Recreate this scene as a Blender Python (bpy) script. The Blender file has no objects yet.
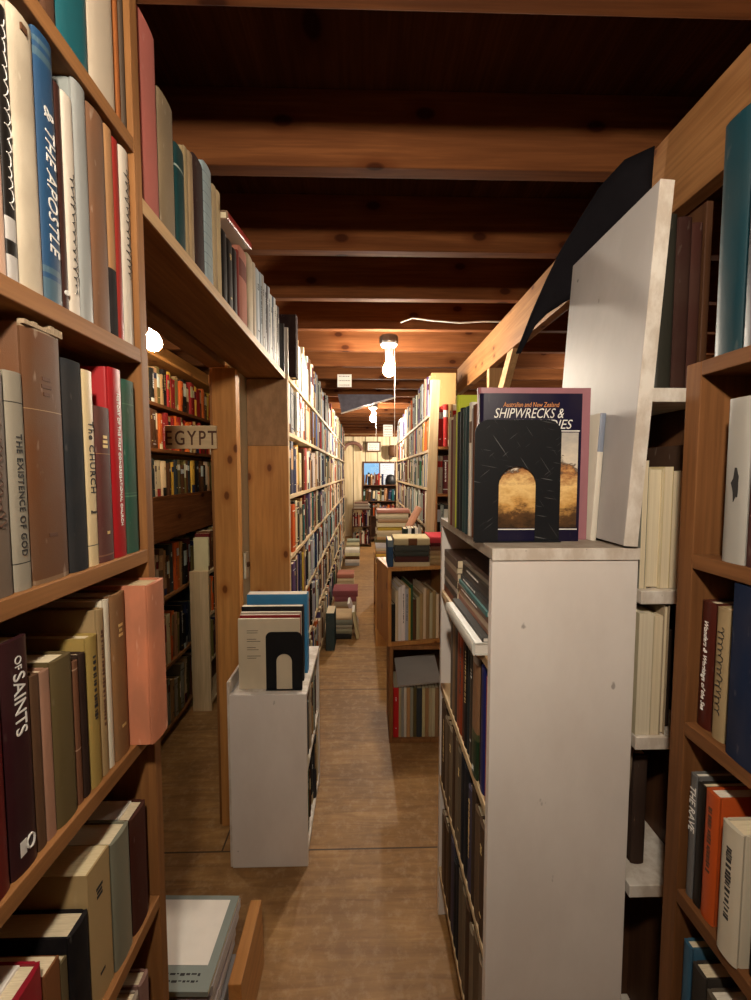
import bpy, math, random
from mathutils import Vector, Matrix
random.seed(11)
C = bpy.context.scene.collection
PI = math.pi

# ------------------------------------------------------------------ camera model (751 x 1000)
F, CX, CY, EYE = 430.0, 375.5, 500.0, 1.45
YAW, PIT = math.radians(1.4), math.radians(3.7)
_cy, _sy, _cp, _sp = math.cos(YAW), math.sin(YAW), math.cos(PIT), math.sin(PIT)
FW = Vector((_sy*_cp, _cy*_cp, -_sp)); RT = Vector((_cy, -_sy, 0)); UP = Vector((_sy*_sp, _cy*_sp, _cp))

def at(px, py, X=None, Y=None, Z=None):
    d = FW + RT*((px-CX)/F) - UP*((py-CY)/F)
    t = X/d.x if X is not None else Y/d.y if Y is not None else (Z-EYE)/d.z
    return Vector((d.x*t, d.y*t, EYE+d.z*t))

def proj(v):
    p = Vector(v)-Vector((0, 0, EYE)); w = p.dot(FW)
    if w < 0.05: return None
    return (CX+F*p.dot(RT)/w, CY-F*p.dot(UP)/w)

cam_d = bpy.data.cameras.new('camera'); cam = bpy.data.objects.new('camera', cam_d); C.objects.link(cam)
cam.location = (0, 0, EYE); cam.rotation_euler = (PI/2-PIT, 0, -YAW)
cam_d.sensor_fit = 'VERTICAL'; cam_d.sensor_height = 24; cam_d.lens = F/1000*24; cam_d.clip_start = 0.02
bpy.context.scene.camera = cam

# ------------------------------------------------------------------ materials
def nodes(name):
    m = bpy.data.materials.new(name); m.use_nodes = True
    nt = m.node_tree; b = nt.nodes['Principled BSDF']
    return m, nt, b

def N(nt, t, **kw):
    n = nt.nodes.new(t)
    for k, v in kw.items():
        if k in n.inputs.keys(): n.inputs[k].default_value = v
        else: setattr(n, k, v)
    return n

def L(nt, a, b): nt.links.new(a, b)

def mapped(nt, scale, rot=(0, 0, 0)):
    tc = N(nt, 'ShaderNodeTexCoord'); mp = N(nt, 'ShaderNodeMapping')
    mp.inputs['Scale'].default_value = scale; mp.inputs['Rotation'].default_value = rot
    L(nt, tc.outputs['Object'], mp.inputs['Vector']); return mp.outputs['Vector']

def ramp(nt, fac, stops):
    r = N(nt, 'ShaderNodeValToRGB'); e = r.color_ramp.elements
    while len(e) < len(stops): e.new(0.5)
    for i, (p, c) in enumerate(stops): e[i].position = p; e[i].color = (*c[:3], 1)
    L(nt, fac, r.inputs['Fac']); return r.outputs['Color']

def mix(nt, fac, a, b, mode='MIX'):
    m = N(nt, 'ShaderNodeMix', data_type='RGBA', blend_type=mode)
    for i, v in ((0, fac), (6, a), (7, b)):
        if hasattr(v, 'links'): L(nt, v, m.inputs[i])
        else: m.inputs[i].default_value = v if i == 0 else (*v[:3], 1)
    return m.outputs[2]

def bump(nt, b, h, s=0.3, d=0.002):
    n = N(nt, 'ShaderNodeBump'); n.inputs['Strength'].default_value = s; n.inputs['Distance'].default_value = d
    L(nt, h, n.inputs['Height']); L(nt, n.outputs['Normal'], b.inputs['Normal'])

def wood(name, axis, dark, light, rough=0.6, knots=0.0, fine=60, spec=0.3, grain=1.0):
    m, nt, b = nodes(name)
    sc = [fine*0.35]*3; sc[axis] = 1.6
    v = mapped(nt, sc)
    n1 = N(nt, 'ShaderNodeTexNoise', Scale=1.0, Detail=5.0, Roughness=0.6, Distortion=0.6); L(nt, v, n1.inputs['Vector'])
    sc2 = [fine*2.2]*3; sc2[axis] = 5
    v2 = mapped(nt, sc2)
    n2 = N(nt, 'ShaderNodeTexNoise', Scale=1.0, Detail=3.0); L(nt, v2, n2.inputs['Vector'])
    n3 = N(nt, 'ShaderNodeTexNoise', Scale=3.0, Detail=2.0); L(nt, mapped(nt, (1, 1, 1)), n3.inputs['Vector'])
    c = ramp(nt, n1.outputs['Fac'], [(0.33, dark), (0.66, light)])
    mid = [x*0.72 for x in dark]
    c = mix(nt, ramp(nt, n2.outputs['Fac'], [(0.35, (0.45*grain,)*3), (0.6, (0, 0, 0))]), c, mid)
    c = mix(nt, ramp(nt, n3.outputs['Fac'], [(0.35, (0.35,)*3), (0.65, (0, 0, 0))]), c, mid)
    if knots:
        tc = N(nt, 'ShaderNodeTexCoord'); sp = N(nt, 'ShaderNodeSeparateXYZ'); L(nt, tc.outputs['Object'], sp.inputs[0])
        ot = [q for q in range(3) if q != axis]
        ad = N(nt, 'ShaderNodeMath', operation='ADD'); L(nt, sp.outputs[ot[0]], ad.inputs[0]); L(nt, sp.outputs[ot[1]], ad.inputs[1])
        wv = N(nt, 'ShaderNodeMath', operation='MULTIPLY'); L(nt, sp.outputs[axis], wv.inputs[0]); wv.inputs[1].default_value = 0.6
        cb_ = N(nt, 'ShaderNodeCombineXYZ'); L(nt, ad.outputs[0], cb_.inputs[0]); L(nt, wv.outputs[0], cb_.inputs[1])
        vo = N(nt, 'ShaderNodeTexVoronoi', Scale=4.5*knots+1.5); vo.voronoi_dimensions = '2D'; L(nt, cb_.outputs[0], vo.inputs['Vector'])
        halo = ramp(nt, vo.outputs['Distance'], [(0.06, (0.7,)*3), (0.17, (0, 0, 0))])
        c = mix(nt, halo, c, (dark[0]*0.75, dark[1]*0.6, dark[2]*0.5))
        k = ramp(nt, vo.outputs['Distance'], [(0.045, (0.9,)*3), (0.07, (0, 0, 0))])
        c = mix(nt, k, c, (dark[0]*0.3, dark[1]*0.2, dark[2]*0.15))
    L(nt, c, b.inputs['Base Color']); b.inputs['Roughness'].default_value = rough
    b.inputs['Specular IOR Level'].default_value = spec
    bump(nt, b, n2.outputs['Fac'], 0.25, 0.001)
    return m

def painted(name, col, dirt, rough=0.45, s=5, amt=0.5):
    m, nt, b = nodes(name)
    n = N(nt, 'ShaderNodeTexNoise', Scale=s, Detail=6.0, Roughness=0.65); L(nt, mapped(nt, (1, 1, 0.5)), n.inputs['Vector'])
    n2 = N(nt, 'ShaderNodeTexNoise', Scale=s*7, Detail=3.0); L(nt, mapped(nt, (1, 1, 0.6)), n2.inputs['Vector'])
    c = mix(nt, ramp(nt, n.outputs['Fac'], [(0.4, (amt,)*3), (0.62, (0, 0, 0))]), col, dirt)
    c = mix(nt, ramp(nt, n2.outputs['Fac'], [(0.22, (0.8,)*3), (0.26, (0, 0, 0))]), c, [x*0.45 for x in dirt])
    # small nail holes and dings
    v = N(nt, 'ShaderNodeTexVoronoi', Scale=5.0); L(nt, mapped(nt, (1, 1, 1)), v.inputs['Vector'])
    c = mix(nt, ramp(nt, v.outputs['Distance'], [(0.018, (0.9,)*3), (0.026, (0, 0, 0))]), c, [x*0.3 for x in dirt])
    L(nt, c, b.inputs['Base Color']); b.inputs['Roughness'].default_value = rough
    bump(nt, b, n2.outputs['Fac'], 0.15, 0.001)
    return m

def cover_mat(name, rough, spec, fabric, wear):
    m, nt, b = nodes(name)
    a = N(nt, 'ShaderNodeAttribute', attribute_name='col')
    gm = N(nt, 'ShaderNodeGamma'); gm.inputs['Gamma'].default_value = 1.28; L(nt, a.outputs['Color'], gm.inputs['Color'])
    n = N(nt, 'ShaderNodeTexNoise', Scale=14.0, Detail=4.0); L(nt, mapped(nt, (1, 1, 0.5)), n.inputs['Vector'])
    c = mix(nt, ramp(nt, n.outputs['Fac'], [(0.4, (wear,)*3), (0.62, (0, 0, 0))]), gm.outputs['Color'],
            mix(nt, 0.5, gm.outputs['Color'], (0.11, 0.08, 0.055)))
    n2 = N(nt, 'ShaderNodeTexNoise', Scale=90.0, Detail=2.0); L(nt, mapped(nt, (1, 1, 0.3)), n2.inputs['Vector'])
    c = mix(nt, ramp(nt, n2.outputs['Fac'], [(0.66, (0, 0, 0)), (0.75, (wear,)*3)]), c,
            mix(nt, 0.25, gm.outputs['Color'], (0.7, 0.62, 0.5)))
    L(nt, c, b.inputs['Base Color']); b.inputs['Roughness'].default_value = rough
    b.inputs['Specular IOR Level'].default_value = spec
    f = N(nt, 'ShaderNodeTexNoise', Scale=900.0 if fabric else 60.0, Detail=1.0); L(nt, mapped(nt, (1, 1, 1)), f.inputs['Vector'])
    bump(nt, b, f.outputs['Fac'], 0.3 if fabric else 0.1, 0.0006)
    return m

def plain(name, col, rough=0.5, metal=0.0, spec=0.4, nscale=30, var=0.2):
    m, nt, b = nodes(name)
    n = N(nt, 'ShaderNodeTexNoise', Scale=nscale, Detail=4.0); L(nt, mapped(nt, (1, 1, 1)), n.inputs['Vector'])
    c = mix(nt, ramp(nt, n.outputs['Fac'], [(0.35, (var*2,)*3), (0.65, (0, 0, 0))]), col, [x*0.6 for x in col])
    L(nt, c, b.inputs['Base Color'])
    b.inputs['Roughness'].default_value = rough; b.inputs['Metallic'].default_value = metal; b.inputs['Specular IOR Level'].default_value = spec
    return m

def paper_mat():
    m, nt, b = nodes('aged_paper')
    a = N(nt, 'ShaderNodeAttribute', attribute_name='col')
    n = N(nt, 'ShaderNodeTexNoise', Scale=1.0, Detail=2.0); L(nt, mapped(nt, (1400, 60, 4)), n.inputs['Vector'])
    c = mix(nt, ramp(nt, n.outputs['Fac'], [(0.35, (0.5,)*3), (0.6, (0, 0, 0))]), a.outputs['Color'],
            mix(nt, 0.5, a.outputs['Color'], (0.3, 0.2, 0.1)))
    L(nt, c, b.inputs['Base Color']); b.inputs['Roughness'].default_value = 0.85; b.inputs['Specular IOR Level'].default_value = 0.15
    return m

def emis(name, col, s):
    m = bpy.data.materials.new(name); m.use_nodes = True; nt = m.node_tree; nt.nodes.clear()
    e = N(nt, 'ShaderNodeEmission'); e.inputs[0].default_value = (*col, 1); e.inputs[1].default_value = s
    o = N(nt, 'ShaderNodeOutputMaterial'); L(nt, e.outputs[0], o.inputs[0]); return m

M = {}
M['cloth'] = cover_mat('book_cloth', 0.85, 0.12, True, 0.30)
M['jacket'] = cover_mat('dust_jacket', 0.42, 0.28, False, 0.18)
M['leather'] = cover_mat('book_leather', 0.65, 0.2, True, 0.75)
M['paper'] = paper_mat()
for ax, s in ((0, 'x'), (1, 'y'), (2, 'z')):
    M['shelf_'+s] = wood('stained_shelf_wood_'+s, ax, (0.21, 0.088, 0.028), (0.35, 0.16, 0.055), 0.6, 0, spec=0.2)
    M['umber_'+s] = wood('umber_shelf_wood_'+s, ax, (0.125, 0.050, 0.017), (0.215, 0.092, 0.032), 0.65, 0, spec=0.15)
    M['pale_'+s] = wood('pale_fir_'+s, ax, (0.46, 0.27, 0.12), (0.62, 0.40, 0.19), 0.6, 0.5)
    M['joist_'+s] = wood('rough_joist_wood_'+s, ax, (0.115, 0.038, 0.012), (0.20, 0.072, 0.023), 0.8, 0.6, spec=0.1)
    M['pine_'+s] = wood('orange_pine_'+s, ax, (0.46, 0.20, 0.055), (0.62, 0.30, 0.09), 0.4, 1.0, fine=40)
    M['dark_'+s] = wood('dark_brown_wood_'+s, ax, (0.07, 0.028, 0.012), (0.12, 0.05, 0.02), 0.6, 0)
    M['raw_'+s] = wood('raw_board_'+s, ax, (0.56, 0.41, 0.23), (0.74, 0.57, 0.35), 0.7, 0.4)
M['beam'] = wood('fir_beam', 1, (0.26, 0.115, 0.04), (0.40, 0.20, 0.075), 0.6, 1.2)
M['osb'] = painted('particle_board', (0.36, 0.20, 0.09), (0.26, 0.14, 0.06), 0.7, 30, 0.9)
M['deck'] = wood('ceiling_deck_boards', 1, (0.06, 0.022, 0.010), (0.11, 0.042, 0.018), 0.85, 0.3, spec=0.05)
M['white'] = painted('grey_white_paint', (0.80, 0.75, 0.70), (0.66, 0.60, 0.55), 0.42, 4, 0.5)
M['white_edge'] = painted('worn_white_edge', (0.74, 0.69, 0.62), (0.5, 0.42, 0.34), 0.6, 25, 0.8)
M['greyboard'] = painted('grey_painted_plywood', (0.44, 0.42, 0.41), (0.34, 0.32, 0.31), 0.5, 4, 0.6)
M['greytop'] = painted('worn_grey_top', (0.40, 0.35, 0.29), (0.25, 0.2, 0.15), 0.6, 12, 0.8)
M['cream_wall'] = painted('cream_wall_paint', (0.62, 0.56, 0.38), (0.5, 0.44, 0.3), 0.5, 5, 0.4)
def m_scratched():
    m, nt, b = nodes('scratched_black_enamel')
    c = (0.007, 0.008, 0.010); cur = None
    for rot, sc in (((0, 0.6, 0), (420, 420, 14)), ((0, -0.9, 0), (480, 480, 18)), ((0, 1.4, 0), (400, 400, 16))):
        n = N(nt, 'ShaderNodeTexNoise', Scale=1.0, Detail=1.0); m2 = N(nt, 'ShaderNodeMapping'); m2.inputs['Scale'].default_value = sc
        L(nt, mapped(nt, (1, 1, 1), rot), m2.inputs['Vector']); L(nt, m2.outputs['Vector'], n.inputs['Vector'])
        f = ramp(nt, n.outputs['Fac'], [(0.71, (0, 0, 0)), (0.77, (0.55,)*3)])
        cur = mix(nt, f, cur if cur is not None else c, (0.22, 0.22, 0.22))
    L(nt, cur, b.inputs['Base Color']); b.inputs['Roughness'].default_value = 0.5; b.inputs['Specular IOR Level'].default_value = 0.3
    return m
M['scratched'] = m_scratched()
M['black_metal'] = plain('black_enamel_metal', (0.007, 0.008, 0.010), 0.5, 0.0, 0.3, 20, 0.3)
M['plastic'] = plain('ivory_plastic', (0.7, 0.64, 0.48), 0.35)
M['porcelain'] = plain('porcelain', (0.55, 0.52, 0.48), 0.4)
M['dark_metal'] = plain('galvanised_metal', (0.16, 0.15, 0.14), 0.5, 0.6)
M['string'] = plain('white_string', (0.85, 0.8, 0.7), 0.8)
M['brown_ink'] = plain('brown_marker_ink', (0.10, 0.04, 0.02), 0.7)
M['black_ink'] = plain('black_ink', (0.02, 0.02, 0.02), 0.7)
M['gold'] = plain('gold_foil', (0.70, 0.50, 0.20), 0.45, 0.3)
M['silver'] = plain('pale_foil', (0.72, 0.70, 0.66), 0.5)
M['white_ink'] = plain('white_ink', (0.85, 0.83, 0.78), 0.6)
M['orange_ink'] = plain('orange_ink', (0.8, 0.32, 0.10), 0.6)
M['white_paper'] = plain('white_paper', (0.80, 0.76, 0.70), 0.8, var=0.05)
M['cloth_black'] = plain('black_cloth', (0.010, 0.009, 0.011), 0.95, 0, 0.05)
M['wrap'] = plain('clear_plastic_wrapper', (0.10, 0.10, 0.085), 0.12, 0, 0.9, 12, 0.4)

def m_floor():
    m, nt, b = nodes('plywood_floor')
    v = mapped(nt, (1.5, 14, 1))
    n = N(nt, 'ShaderNodeTexNoise', Scale=1.6, Detail=6.0, Roughness=0.62, Distortion=1.2); L(nt, v, n.inputs['Vector'])
    c = ramp(nt, n.outputs['Fac'], [(0.3, (0.22, 0.108, 0.034)), (0.55, (0.37, 0.198, 0.066)), (0.75, (0.50, 0.29, 0.105))])
    n2 = N(nt, 'ShaderNodeTexNoise', Scale=2.2, Detail=6.0, Roughness=0.7); L(nt, mapped(nt, (1, 1, 1)), n2.inputs['Vector'])
    c = mix(nt, ramp(nt, n2.outputs['Fac'], [(0.42, (0.55,)*3), (0.6, (0, 0, 0))]), c, (0.17, 0.085, 0.033))
    n4 = N(nt, 'ShaderNodeTexNoise', Scale=24.0, Detail=4.0, Roughness=0.7); L(nt, mapped(nt, (1, 1, 1)), n4.inputs['Vector'])
    c = mix(nt, ramp(nt, n4.outputs['Fac'], [(0.5, (0, 0, 0)), (0.75, (0.38,)*3)]), c, (0.60, 0.42, 0.24))
    br = N(nt, 'ShaderNodeTexBrick'); br.offset = 0.5
    tc = N(nt, 'ShaderNodeTexCoord'); mp = N(nt, 'ShaderNodeMapping'); mp.inputs['Location'].default_value = (0.55, -0.35, 0)
    L(nt, tc.outputs['Object'], mp.inputs['Vector']); L(nt, mp.outputs['Vector'], br.inputs['Vector'])
    for k, val in (('Scale', 1.0), ('Mortar Size', 0.0035), ('Mortar Smooth', 0.1), ('Brick Width', 2.44), ('Row Height', 1.22)): br.inputs[k].default_value = val
    c = mix(nt, br.outputs['Fac'], c, (0.07, 0.035, 0.015))
    L(nt, c, b.inputs['Base Color']); b.inputs['Roughness'].default_value = 0.5; b.inputs['Specular IOR Level'].default_value = 0.35
    bump(nt, b, n.outputs['Fac'], 0.15, 0.002)
    return m
M['floor'] = m_floor()

def m_planks():
    m, nt, b = nodes('vertical_plank_panelling')
    n = N(nt, 'ShaderNodeTexNoise', Scale=1.0, Detail=4.0); L(nt, mapped(nt, (20, 20, 1.5)), n.inputs['Vector'])
    c = ramp(nt, n.outputs['Fac'], [(0.35, (0.56, 0.44, 0.26)), (0.65, (0.74, 0.62, 0.42))])
    w = N(nt, 'ShaderNodeTexWave', Scale=1.15, wave_profile='SAW', bands_direction='X'); L(nt, mapped(nt, (1, 1, 1)), w.inputs['Vector'])
    c = mix(nt, ramp(nt, w.outputs['Fac'], [(0.06, (1, 1, 1)), (0.09, (0, 0, 0))]), c, (0.16, 0.10, 0.05))
    L(nt, c, b.inputs['Base Color']); b.inputs['Roughness'].default_value = 0.6
    return m
M['planks'] = m_planks()

def m_picture(name, stops, sc=18, along='Z', lo=0, hi=1):
    m, nt, b = nodes(name)
    tc = N(nt, 'ShaderNodeTexCoord'); sp = N(nt, 'ShaderNodeSeparateXYZ'); L(nt, tc.outputs['Object'], sp.inputs[0])
    n = N(nt, 'ShaderNodeTexNoise', Scale=sc, Detail=6.0, Roughness=0.7); L(nt, mapped(nt, (1, 1, 2)), n.inputs['Vector'])
    mr = N(nt, 'ShaderNodeMapRange'); mr.inputs['From Min'].default_value = lo; mr.inputs['From Max'].default_value = hi
    L(nt, sp.outputs[along], mr.inputs['Value'])
    ad = N(nt, 'ShaderNodeMath', operation='MULTIPLY_ADD'); ad.inputs[1].default_value = 0.55; ad.inputs[2].default_value = -0.275
    L(nt, n.outputs['Fac'], ad.inputs[0])
    s = N(nt, 'ShaderNodeMath', operation='ADD'); L(nt, ad.outputs[0], s.inputs[0]); L(nt, mr.outputs[0], s.inputs[1])
    L(nt, ramp(nt, s.outputs[0], stops), b.inputs['Base Color']); b.inputs['Roughness'].default_value = 0.3
    return m

def m_glass():
    m = bpy.data.materials.new('window_glass'); m.use_nodes = True; nt = m.node_tree; nt.nodes.clear()
    t = N(nt, 'ShaderNodeBsdfTransparent'); g = N(nt, 'ShaderNodeBsdfGlossy'); g.inputs['Roughness'].default_value = 0.03
    x = N(nt, 'ShaderNodeMixShader'); x.inputs[0].default_value = 0.06; o = N(nt, 'ShaderNodeOutputMaterial')
    t.inputs[0].default_value = (0.92, 0.97, 1, 1)
    L(nt, t.outputs[0], x.inputs[1]); L(nt, g.outputs[0], x.inputs[2]); L(nt, x.outputs[0], o.inputs[0]); return m
M['glass'] = m_glass()

def m_translucent():
    m = bpy.data.materials.new('backlit_paper'); m.use_nodes = True; nt = m.node_tree; nt.nodes.clear()
    t = N(nt, 'ShaderNodeBsdfTranslucent'); d = N(nt, 'ShaderNodeBsdfDiffuse'); t.inputs[0].default_value = (0.95, 0.96, 0.95, 1); d.inputs[0].default_value = (0.85, 0.85, 0.82, 1)
    x = N(nt, 'ShaderNodeMixShader'); x.inputs[0].default_value = 0.45; o = N(nt, 'ShaderNodeOutputMaterial')
    L(nt, t.outputs[0], x.inputs[1]); L(nt, d.outputs[0], x.inputs[2]); L(nt, x.outputs[0], o.inputs[0]); return m
M['translucent'] = m_translucent()

# ------------------------------------------------------------------ object helpers
def tag(o, label, cat, group=None):
    o['label'] = label; o['category'] = cat
    if group: o['group'] = group
    return o

def empty(name, loc, label=None, cat=None, group=None):
    o = bpy.data.objects.new(name, None); C.objects.link(o); o.location = loc; o.empty_display_size = 0.05
    if label: tag(o, label, cat, group)
    return o

class MB:
    """collects faces in world (or local) coordinates"""
    def __init__(s): s.v = []; s.f = []; s.c = []; s.m = []
    def add(s, vs, fs, col=(1, 1, 1), mi=0, mat=None):
        k = len(s.v)
        s.v += [tuple(mat @ Vector(v)) if mat is not None else tuple(v) for v in vs]
        s.f += [tuple(i+k for i in f) for f in fs]
        if isinstance(col, list): s.c += col
        else: s.c += [col]*len(fs)
        if isinstance(mi, list): s.m += mi
        else: s.m += [mi]*len(fs)
        return s
    def box(s, x0, x1, y0, y1, z0, z1, col=(1, 1, 1), mi=0, mat=None):
        vs = [(x, y, z) for x in (x0, x1) for y in (y0, y1) for z in (z0, z1)]
        return s.add(vs, [(0, 1, 3, 2), (4, 6, 7, 5), (0, 4, 5, 1), (2, 3, 7, 6), (0, 2, 6, 4), (1, 5, 7, 3)], col, mi, mat)
    def prism(s, poly, z0, z1, mat=None, col=(1, 1, 1)):
        n = len(poly)
        vs = [(x, y, z0) for x, y in poly]+[(x, y, z1) for x, y in poly]
        fs = [tuple(reversed(range(n))), tuple(range(n, 2*n))]+[(i, (i+1) % n, n+(i+1) % n, n+i) for i in range(n)]
        return s.add(vs, fs, col, 0, mat)
    def tube(s, pts, r, n=8, mat=None, col=(1, 1, 1)):
        rings = []; pts = [Vector(p) for p in pts]
        for i, p in enumerate(pts):
            d = (pts[min(i+1, len(pts)-1)]-pts[max(i-1, 0)]).normalized()
            a = d.cross(Vector((0, 0, 1)))
            if a.length < 1e-3: a = d.cross(Vector((1, 0, 0)))
            a.normalize(); b = d.cross(a)
            rr = r[i] if isinstance(r, (list, tuple)) else r
            rings.append([p+a*math.cos(2*PI*k/n)*rr+b*math.sin(2*PI*k/n)*rr for k in range(n)])
        vs = [v for q in rings for v in q]; fs = []
        for i in range(len(pts)-1):
            for k in range(n): fs.append((i*n+k, i*n+(k+1) % n, (i+1)*n+(k+1) % n, (i+1)*n+k))
        fs += [tuple(reversed(range(n))), tuple(range((len(pts)-1)*n, len(pts)*n))]
        return s.add(vs, fs, col, 0, mat)
    def lathe(s, prof, loc, n=20, mat=None):
        vs = []; fs = []
        for r, z in prof:
            for k in range(n): vs.append((loc[0]+r*math.cos(2*PI*k/n), loc[1]+r*math.sin(2*PI*k/n), loc[2]+z))
        for i in range(len(prof)-1):
            for k in range(n): fs.append((i*n+k, i*n+(k+1) % n, (i+1)*n+(k+1) % n, (i+1)*n+k))
        fs += [tuple(reversed(range(n))), tuple(range((len(prof)-1)*n, len(prof)*n))]
        return s.add(vs, fs, (1, 1, 1), 0, mat)
    def build(s, name, mats, parent=None, bevel=0, smooth=False, local=False):
        me = bpy.data.meshes.new(name)
        off = Vector((0, 0, 0))
        if parent is not None and not local: off = wloc(parent)
        me.from_pydata([tuple(Vector(v)-off) for v in s.v], [], s.f)
        if not isinstance(mats, (list, tuple)): mats = [mats]
        for m in mats: me.materials.append(m)
        a = me.color_attributes.new('col', 'FLOAT_COLOR', 'CORNER'); buf = []
        for p in me.polygons:
            c = s.c[p.index]; p.material_index = s.m[p.index]; p.use_smooth = bool(smooth)
            for _ in range(p.loop_total): buf += [c[0], c[1], c[2], 1]
        a.data.foreach_set('color', buf)
        me.update()
        o = bpy.data.objects.new(name, me); C.objects.link(o)
        if parent is not None: o.parent = parent
        if smooth == 'auto':
            for p in me.polygons: p.use_smooth = True
            me.set_sharp_from_angle(angle=math.radians(38))
        if bevel:
            b = o.modifiers.new('bevel', 'BEVEL'); b.width = bevel; b.segments = 2; b.limit_method = 'ANGLE'
        return o

def wloc(o):
    v = Vector((0, 0, 0))
    while o is not None: v += o.location; o = o.parent
    return v

def BOX(name, x0, x1, y0, y1, z0, z1, mat, parent=None, bevel=0.0015):
    return MB().box(x0, x1, y0, y1, z0, z1).build(name, mat, parent, bevel)

def struct(o): o['kind'] = 'structure'; return o

def text_mesh(txt, size, extr=0.0002, shear=0.0, space=1.0, offset=0.0):
    cu = bpy.data.curves.new('t', 'FONT'); cu.body = txt; cu.size = size; cu.extrude = extr; cu.shear = shear
    cu.space_character = space; cu.align_x = 'CENTER'; cu.align_y = 'CENTER'; cu.resolution_u = 3; cu.offset = offset
    o = bpy.data.objects.new('t', cu); C.objects.link(o)
    dg = bpy.context.evaluated_depsgraph_get(); dg.update()
    me = bpy.data.meshes.new_from_object(o.evaluated_get(dg), depsgraph=dg)
    vs = [tuple(v.co) for v in me.vertices]; fs = [tuple(p.vertices) for p in me.polygons]
    bpy.data.objects.remove(o); bpy.data.curves.remove(cu); bpy.data.meshes.remove(me)
    return vs, fs

# ------------------------------------------------------------------ books
# local frame: x thickness (centred), y depth away from the spine (0 at spine), z height
def book_geo(t, h, d, col, bands=None, soft=False, lod=2, pages=(0.70, 0.60, 0.42), board=None, cc=0.0028):
    """returns (cover MB, pages MB); bands: list of (z0frac, z1frac, colour) on the spine; board: colour of the boards"""
    board = board or col
    c = 0.0006 if soft else min(cc, t*0.16)
    bul = 0.0 if soft else min(0.0045, t*0.16)
    ins = 0.0004 if soft else 0.003
    n = 2 if soft or lod < 1 else (6 if lod > 1 else 3)
    outer = [(-t/2, d), (-t/2, 0.007)]
    if not soft and lod > 1: outer += [(-t/2+0.0012, 0.0045)]
    for i in range(n+1):
        a = PI*i/n; outer.append((-t/2*math.cos(a), 0.001-bul*math.sin(a)))
    if not soft and lod > 1: outer += [(t/2-0.0012, 0.0045)]
    outer += [(t/2, 0.007), (t/2, d)]
    k = len(outer)
    inner = []
    for x, y in outer:
        inner.append((max(-t/2+c, min(t/2-c, x)), max(y, 0.0035)))
    zs = {0.0, 1.0}
    bands = bands or []
    for b in bands: zs |= {b[0], b[1]}
    zs = sorted(zs)
    cv = MB(); vs = []; fs = []; cs = []
    rise = 0.0
    for z in zs: vs += [(x, y, z*h) for x, y in outer]
    nz = len(zs)
    for zi in range(nz-1):
        zm = (zs[zi]+zs[zi+1])/2; bc = None
        for b in bands:
            if b[0] <= zm <= b[1]: bc = b[2]
        for i in range(k-1):
            spine = outer[i][1] < 0.0046 and outer[i+1][1] < 0.0046
            fs.append((zi*k+i, zi*k+i+1, (zi+1)*k+i+1, (zi+1)*k+i))
            cs.append((bc or col) if spine else board)
    o = len(vs)
    vs += [(x, y, 0) for x, y in inner]+[(x, y, h) for x, y in inner]
    T = (nz-1)*k
    for i in range(k-1):
        fs.append((i+1, i, o+i, o+i+1)); cs.append(board)
        fs.append((T+i, T+i+1, o+k+i+1, o+k+i)); cs.append(board)
        fs.append((o+i+1, o+i, o+k+i, o+k+i+1)); cs.append(board)
    fs.append((0, T, o+k, o)); cs.append(board)
    fs.append((k-1, o+k-1, o+2*k-1, T+k-1)); cs.append(board)
    cv.add(vs, fs, cs)
    pg = MB().box(-t/2+c+0.0002, t/2-c-0.0002, 0.004, d-(0.0005 if soft else 0.004), ins, h-ins, pages)
    return cv, pg, bul

def marks(t, h, bul, style, rng, curved=True):
    """small unreadable title marks on the spine, as raised dashes"""
    mb = MB(); y = 0.001-bul-0.0004; w = t*0.15
    if style == 0 or t > 0.034:      # across the spine near the top
        for zc in (0.80, 0.77, 0.74, 0.18):
            ww = w*rng.uniform(0.5, 1.0); mb.box(-ww, ww, y, y+0.0012, h*zc, h*zc+0.004)
    else:                # down the spine
        z = h*rng.uniform(0.82, 0.9); zend = h*rng.uniform(0.3, 0.45)
        while z > zend:
            l = rng.uniform(0.0015, 0.005); ww = w*rng.uniform(0.6, 1.0); mb.box(-ww, ww, y, y+0.0012, z-l, z)
            z -= l+rng.choice([0.0015, 0.0015, 0.004])
    return mb

def upright(n, x, y, z, lean=0.0, t=0.02, h=0.2):
    """spine faces direction n (unit, horizontal); (x,y,z) = middle of the spine's foot"""
    Y = -Vector(n); Z = Vector((0, 0, 1)); X = Y.cross(Z)
    R = Matrix((X, Y, Z)).transposed().to_4x4()
    Rl = Matrix.Rotation(lean, 4, 'Y')
    low = min((Rl @ Vector((sx*t/2, 0, zz))).z for sx in (-1, 1) for zz in (0, h))
    return Matrix.Translation((x, y, z-low)) @ R @ Rl

def lying(n, x, y, z, t, h, rot=0.0, pitch=0.0):
    """lies flat, spine facing n; (x,y,z): centre of the spine, z its underside"""
    n = Matrix.Rotation(rot, 3, 'Z') @ Vector(n)
    Yl = -n; Xl = Vector((0, 0, 1)); Zl = Xl.cross(Yl)
    R = Matrix((Xl, Yl, Zl)).transposed().to_4x4()
    off = R.to_3x3() @ Vector((t/2, 0, -h/2))
    m = Matrix.Translation(Vector((x, y, z))+off) @ R
    return m

POOL = []
def add_book(Mx, t, h, d, col, label, group=None, cat='book', name='book', bands=None, soft=False, mat='cloth',
             title=None, tcol='gold', style=None, pages=(0.70, 0.60, 0.42), board=None, pri=0, extra=None, vis=1.0):
    POOL.append(dict(M=Mx, t=t, h=h, d=d, col=col, label=label, group=group, cat=cat, name=name, bands=bands, soft=soft,
                     mat=mat, title=title, tcol=tcol, style=style, pages=pages, board=board, pri=pri, extra=extra, vis=vis))
    return POOL[-1]

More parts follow.
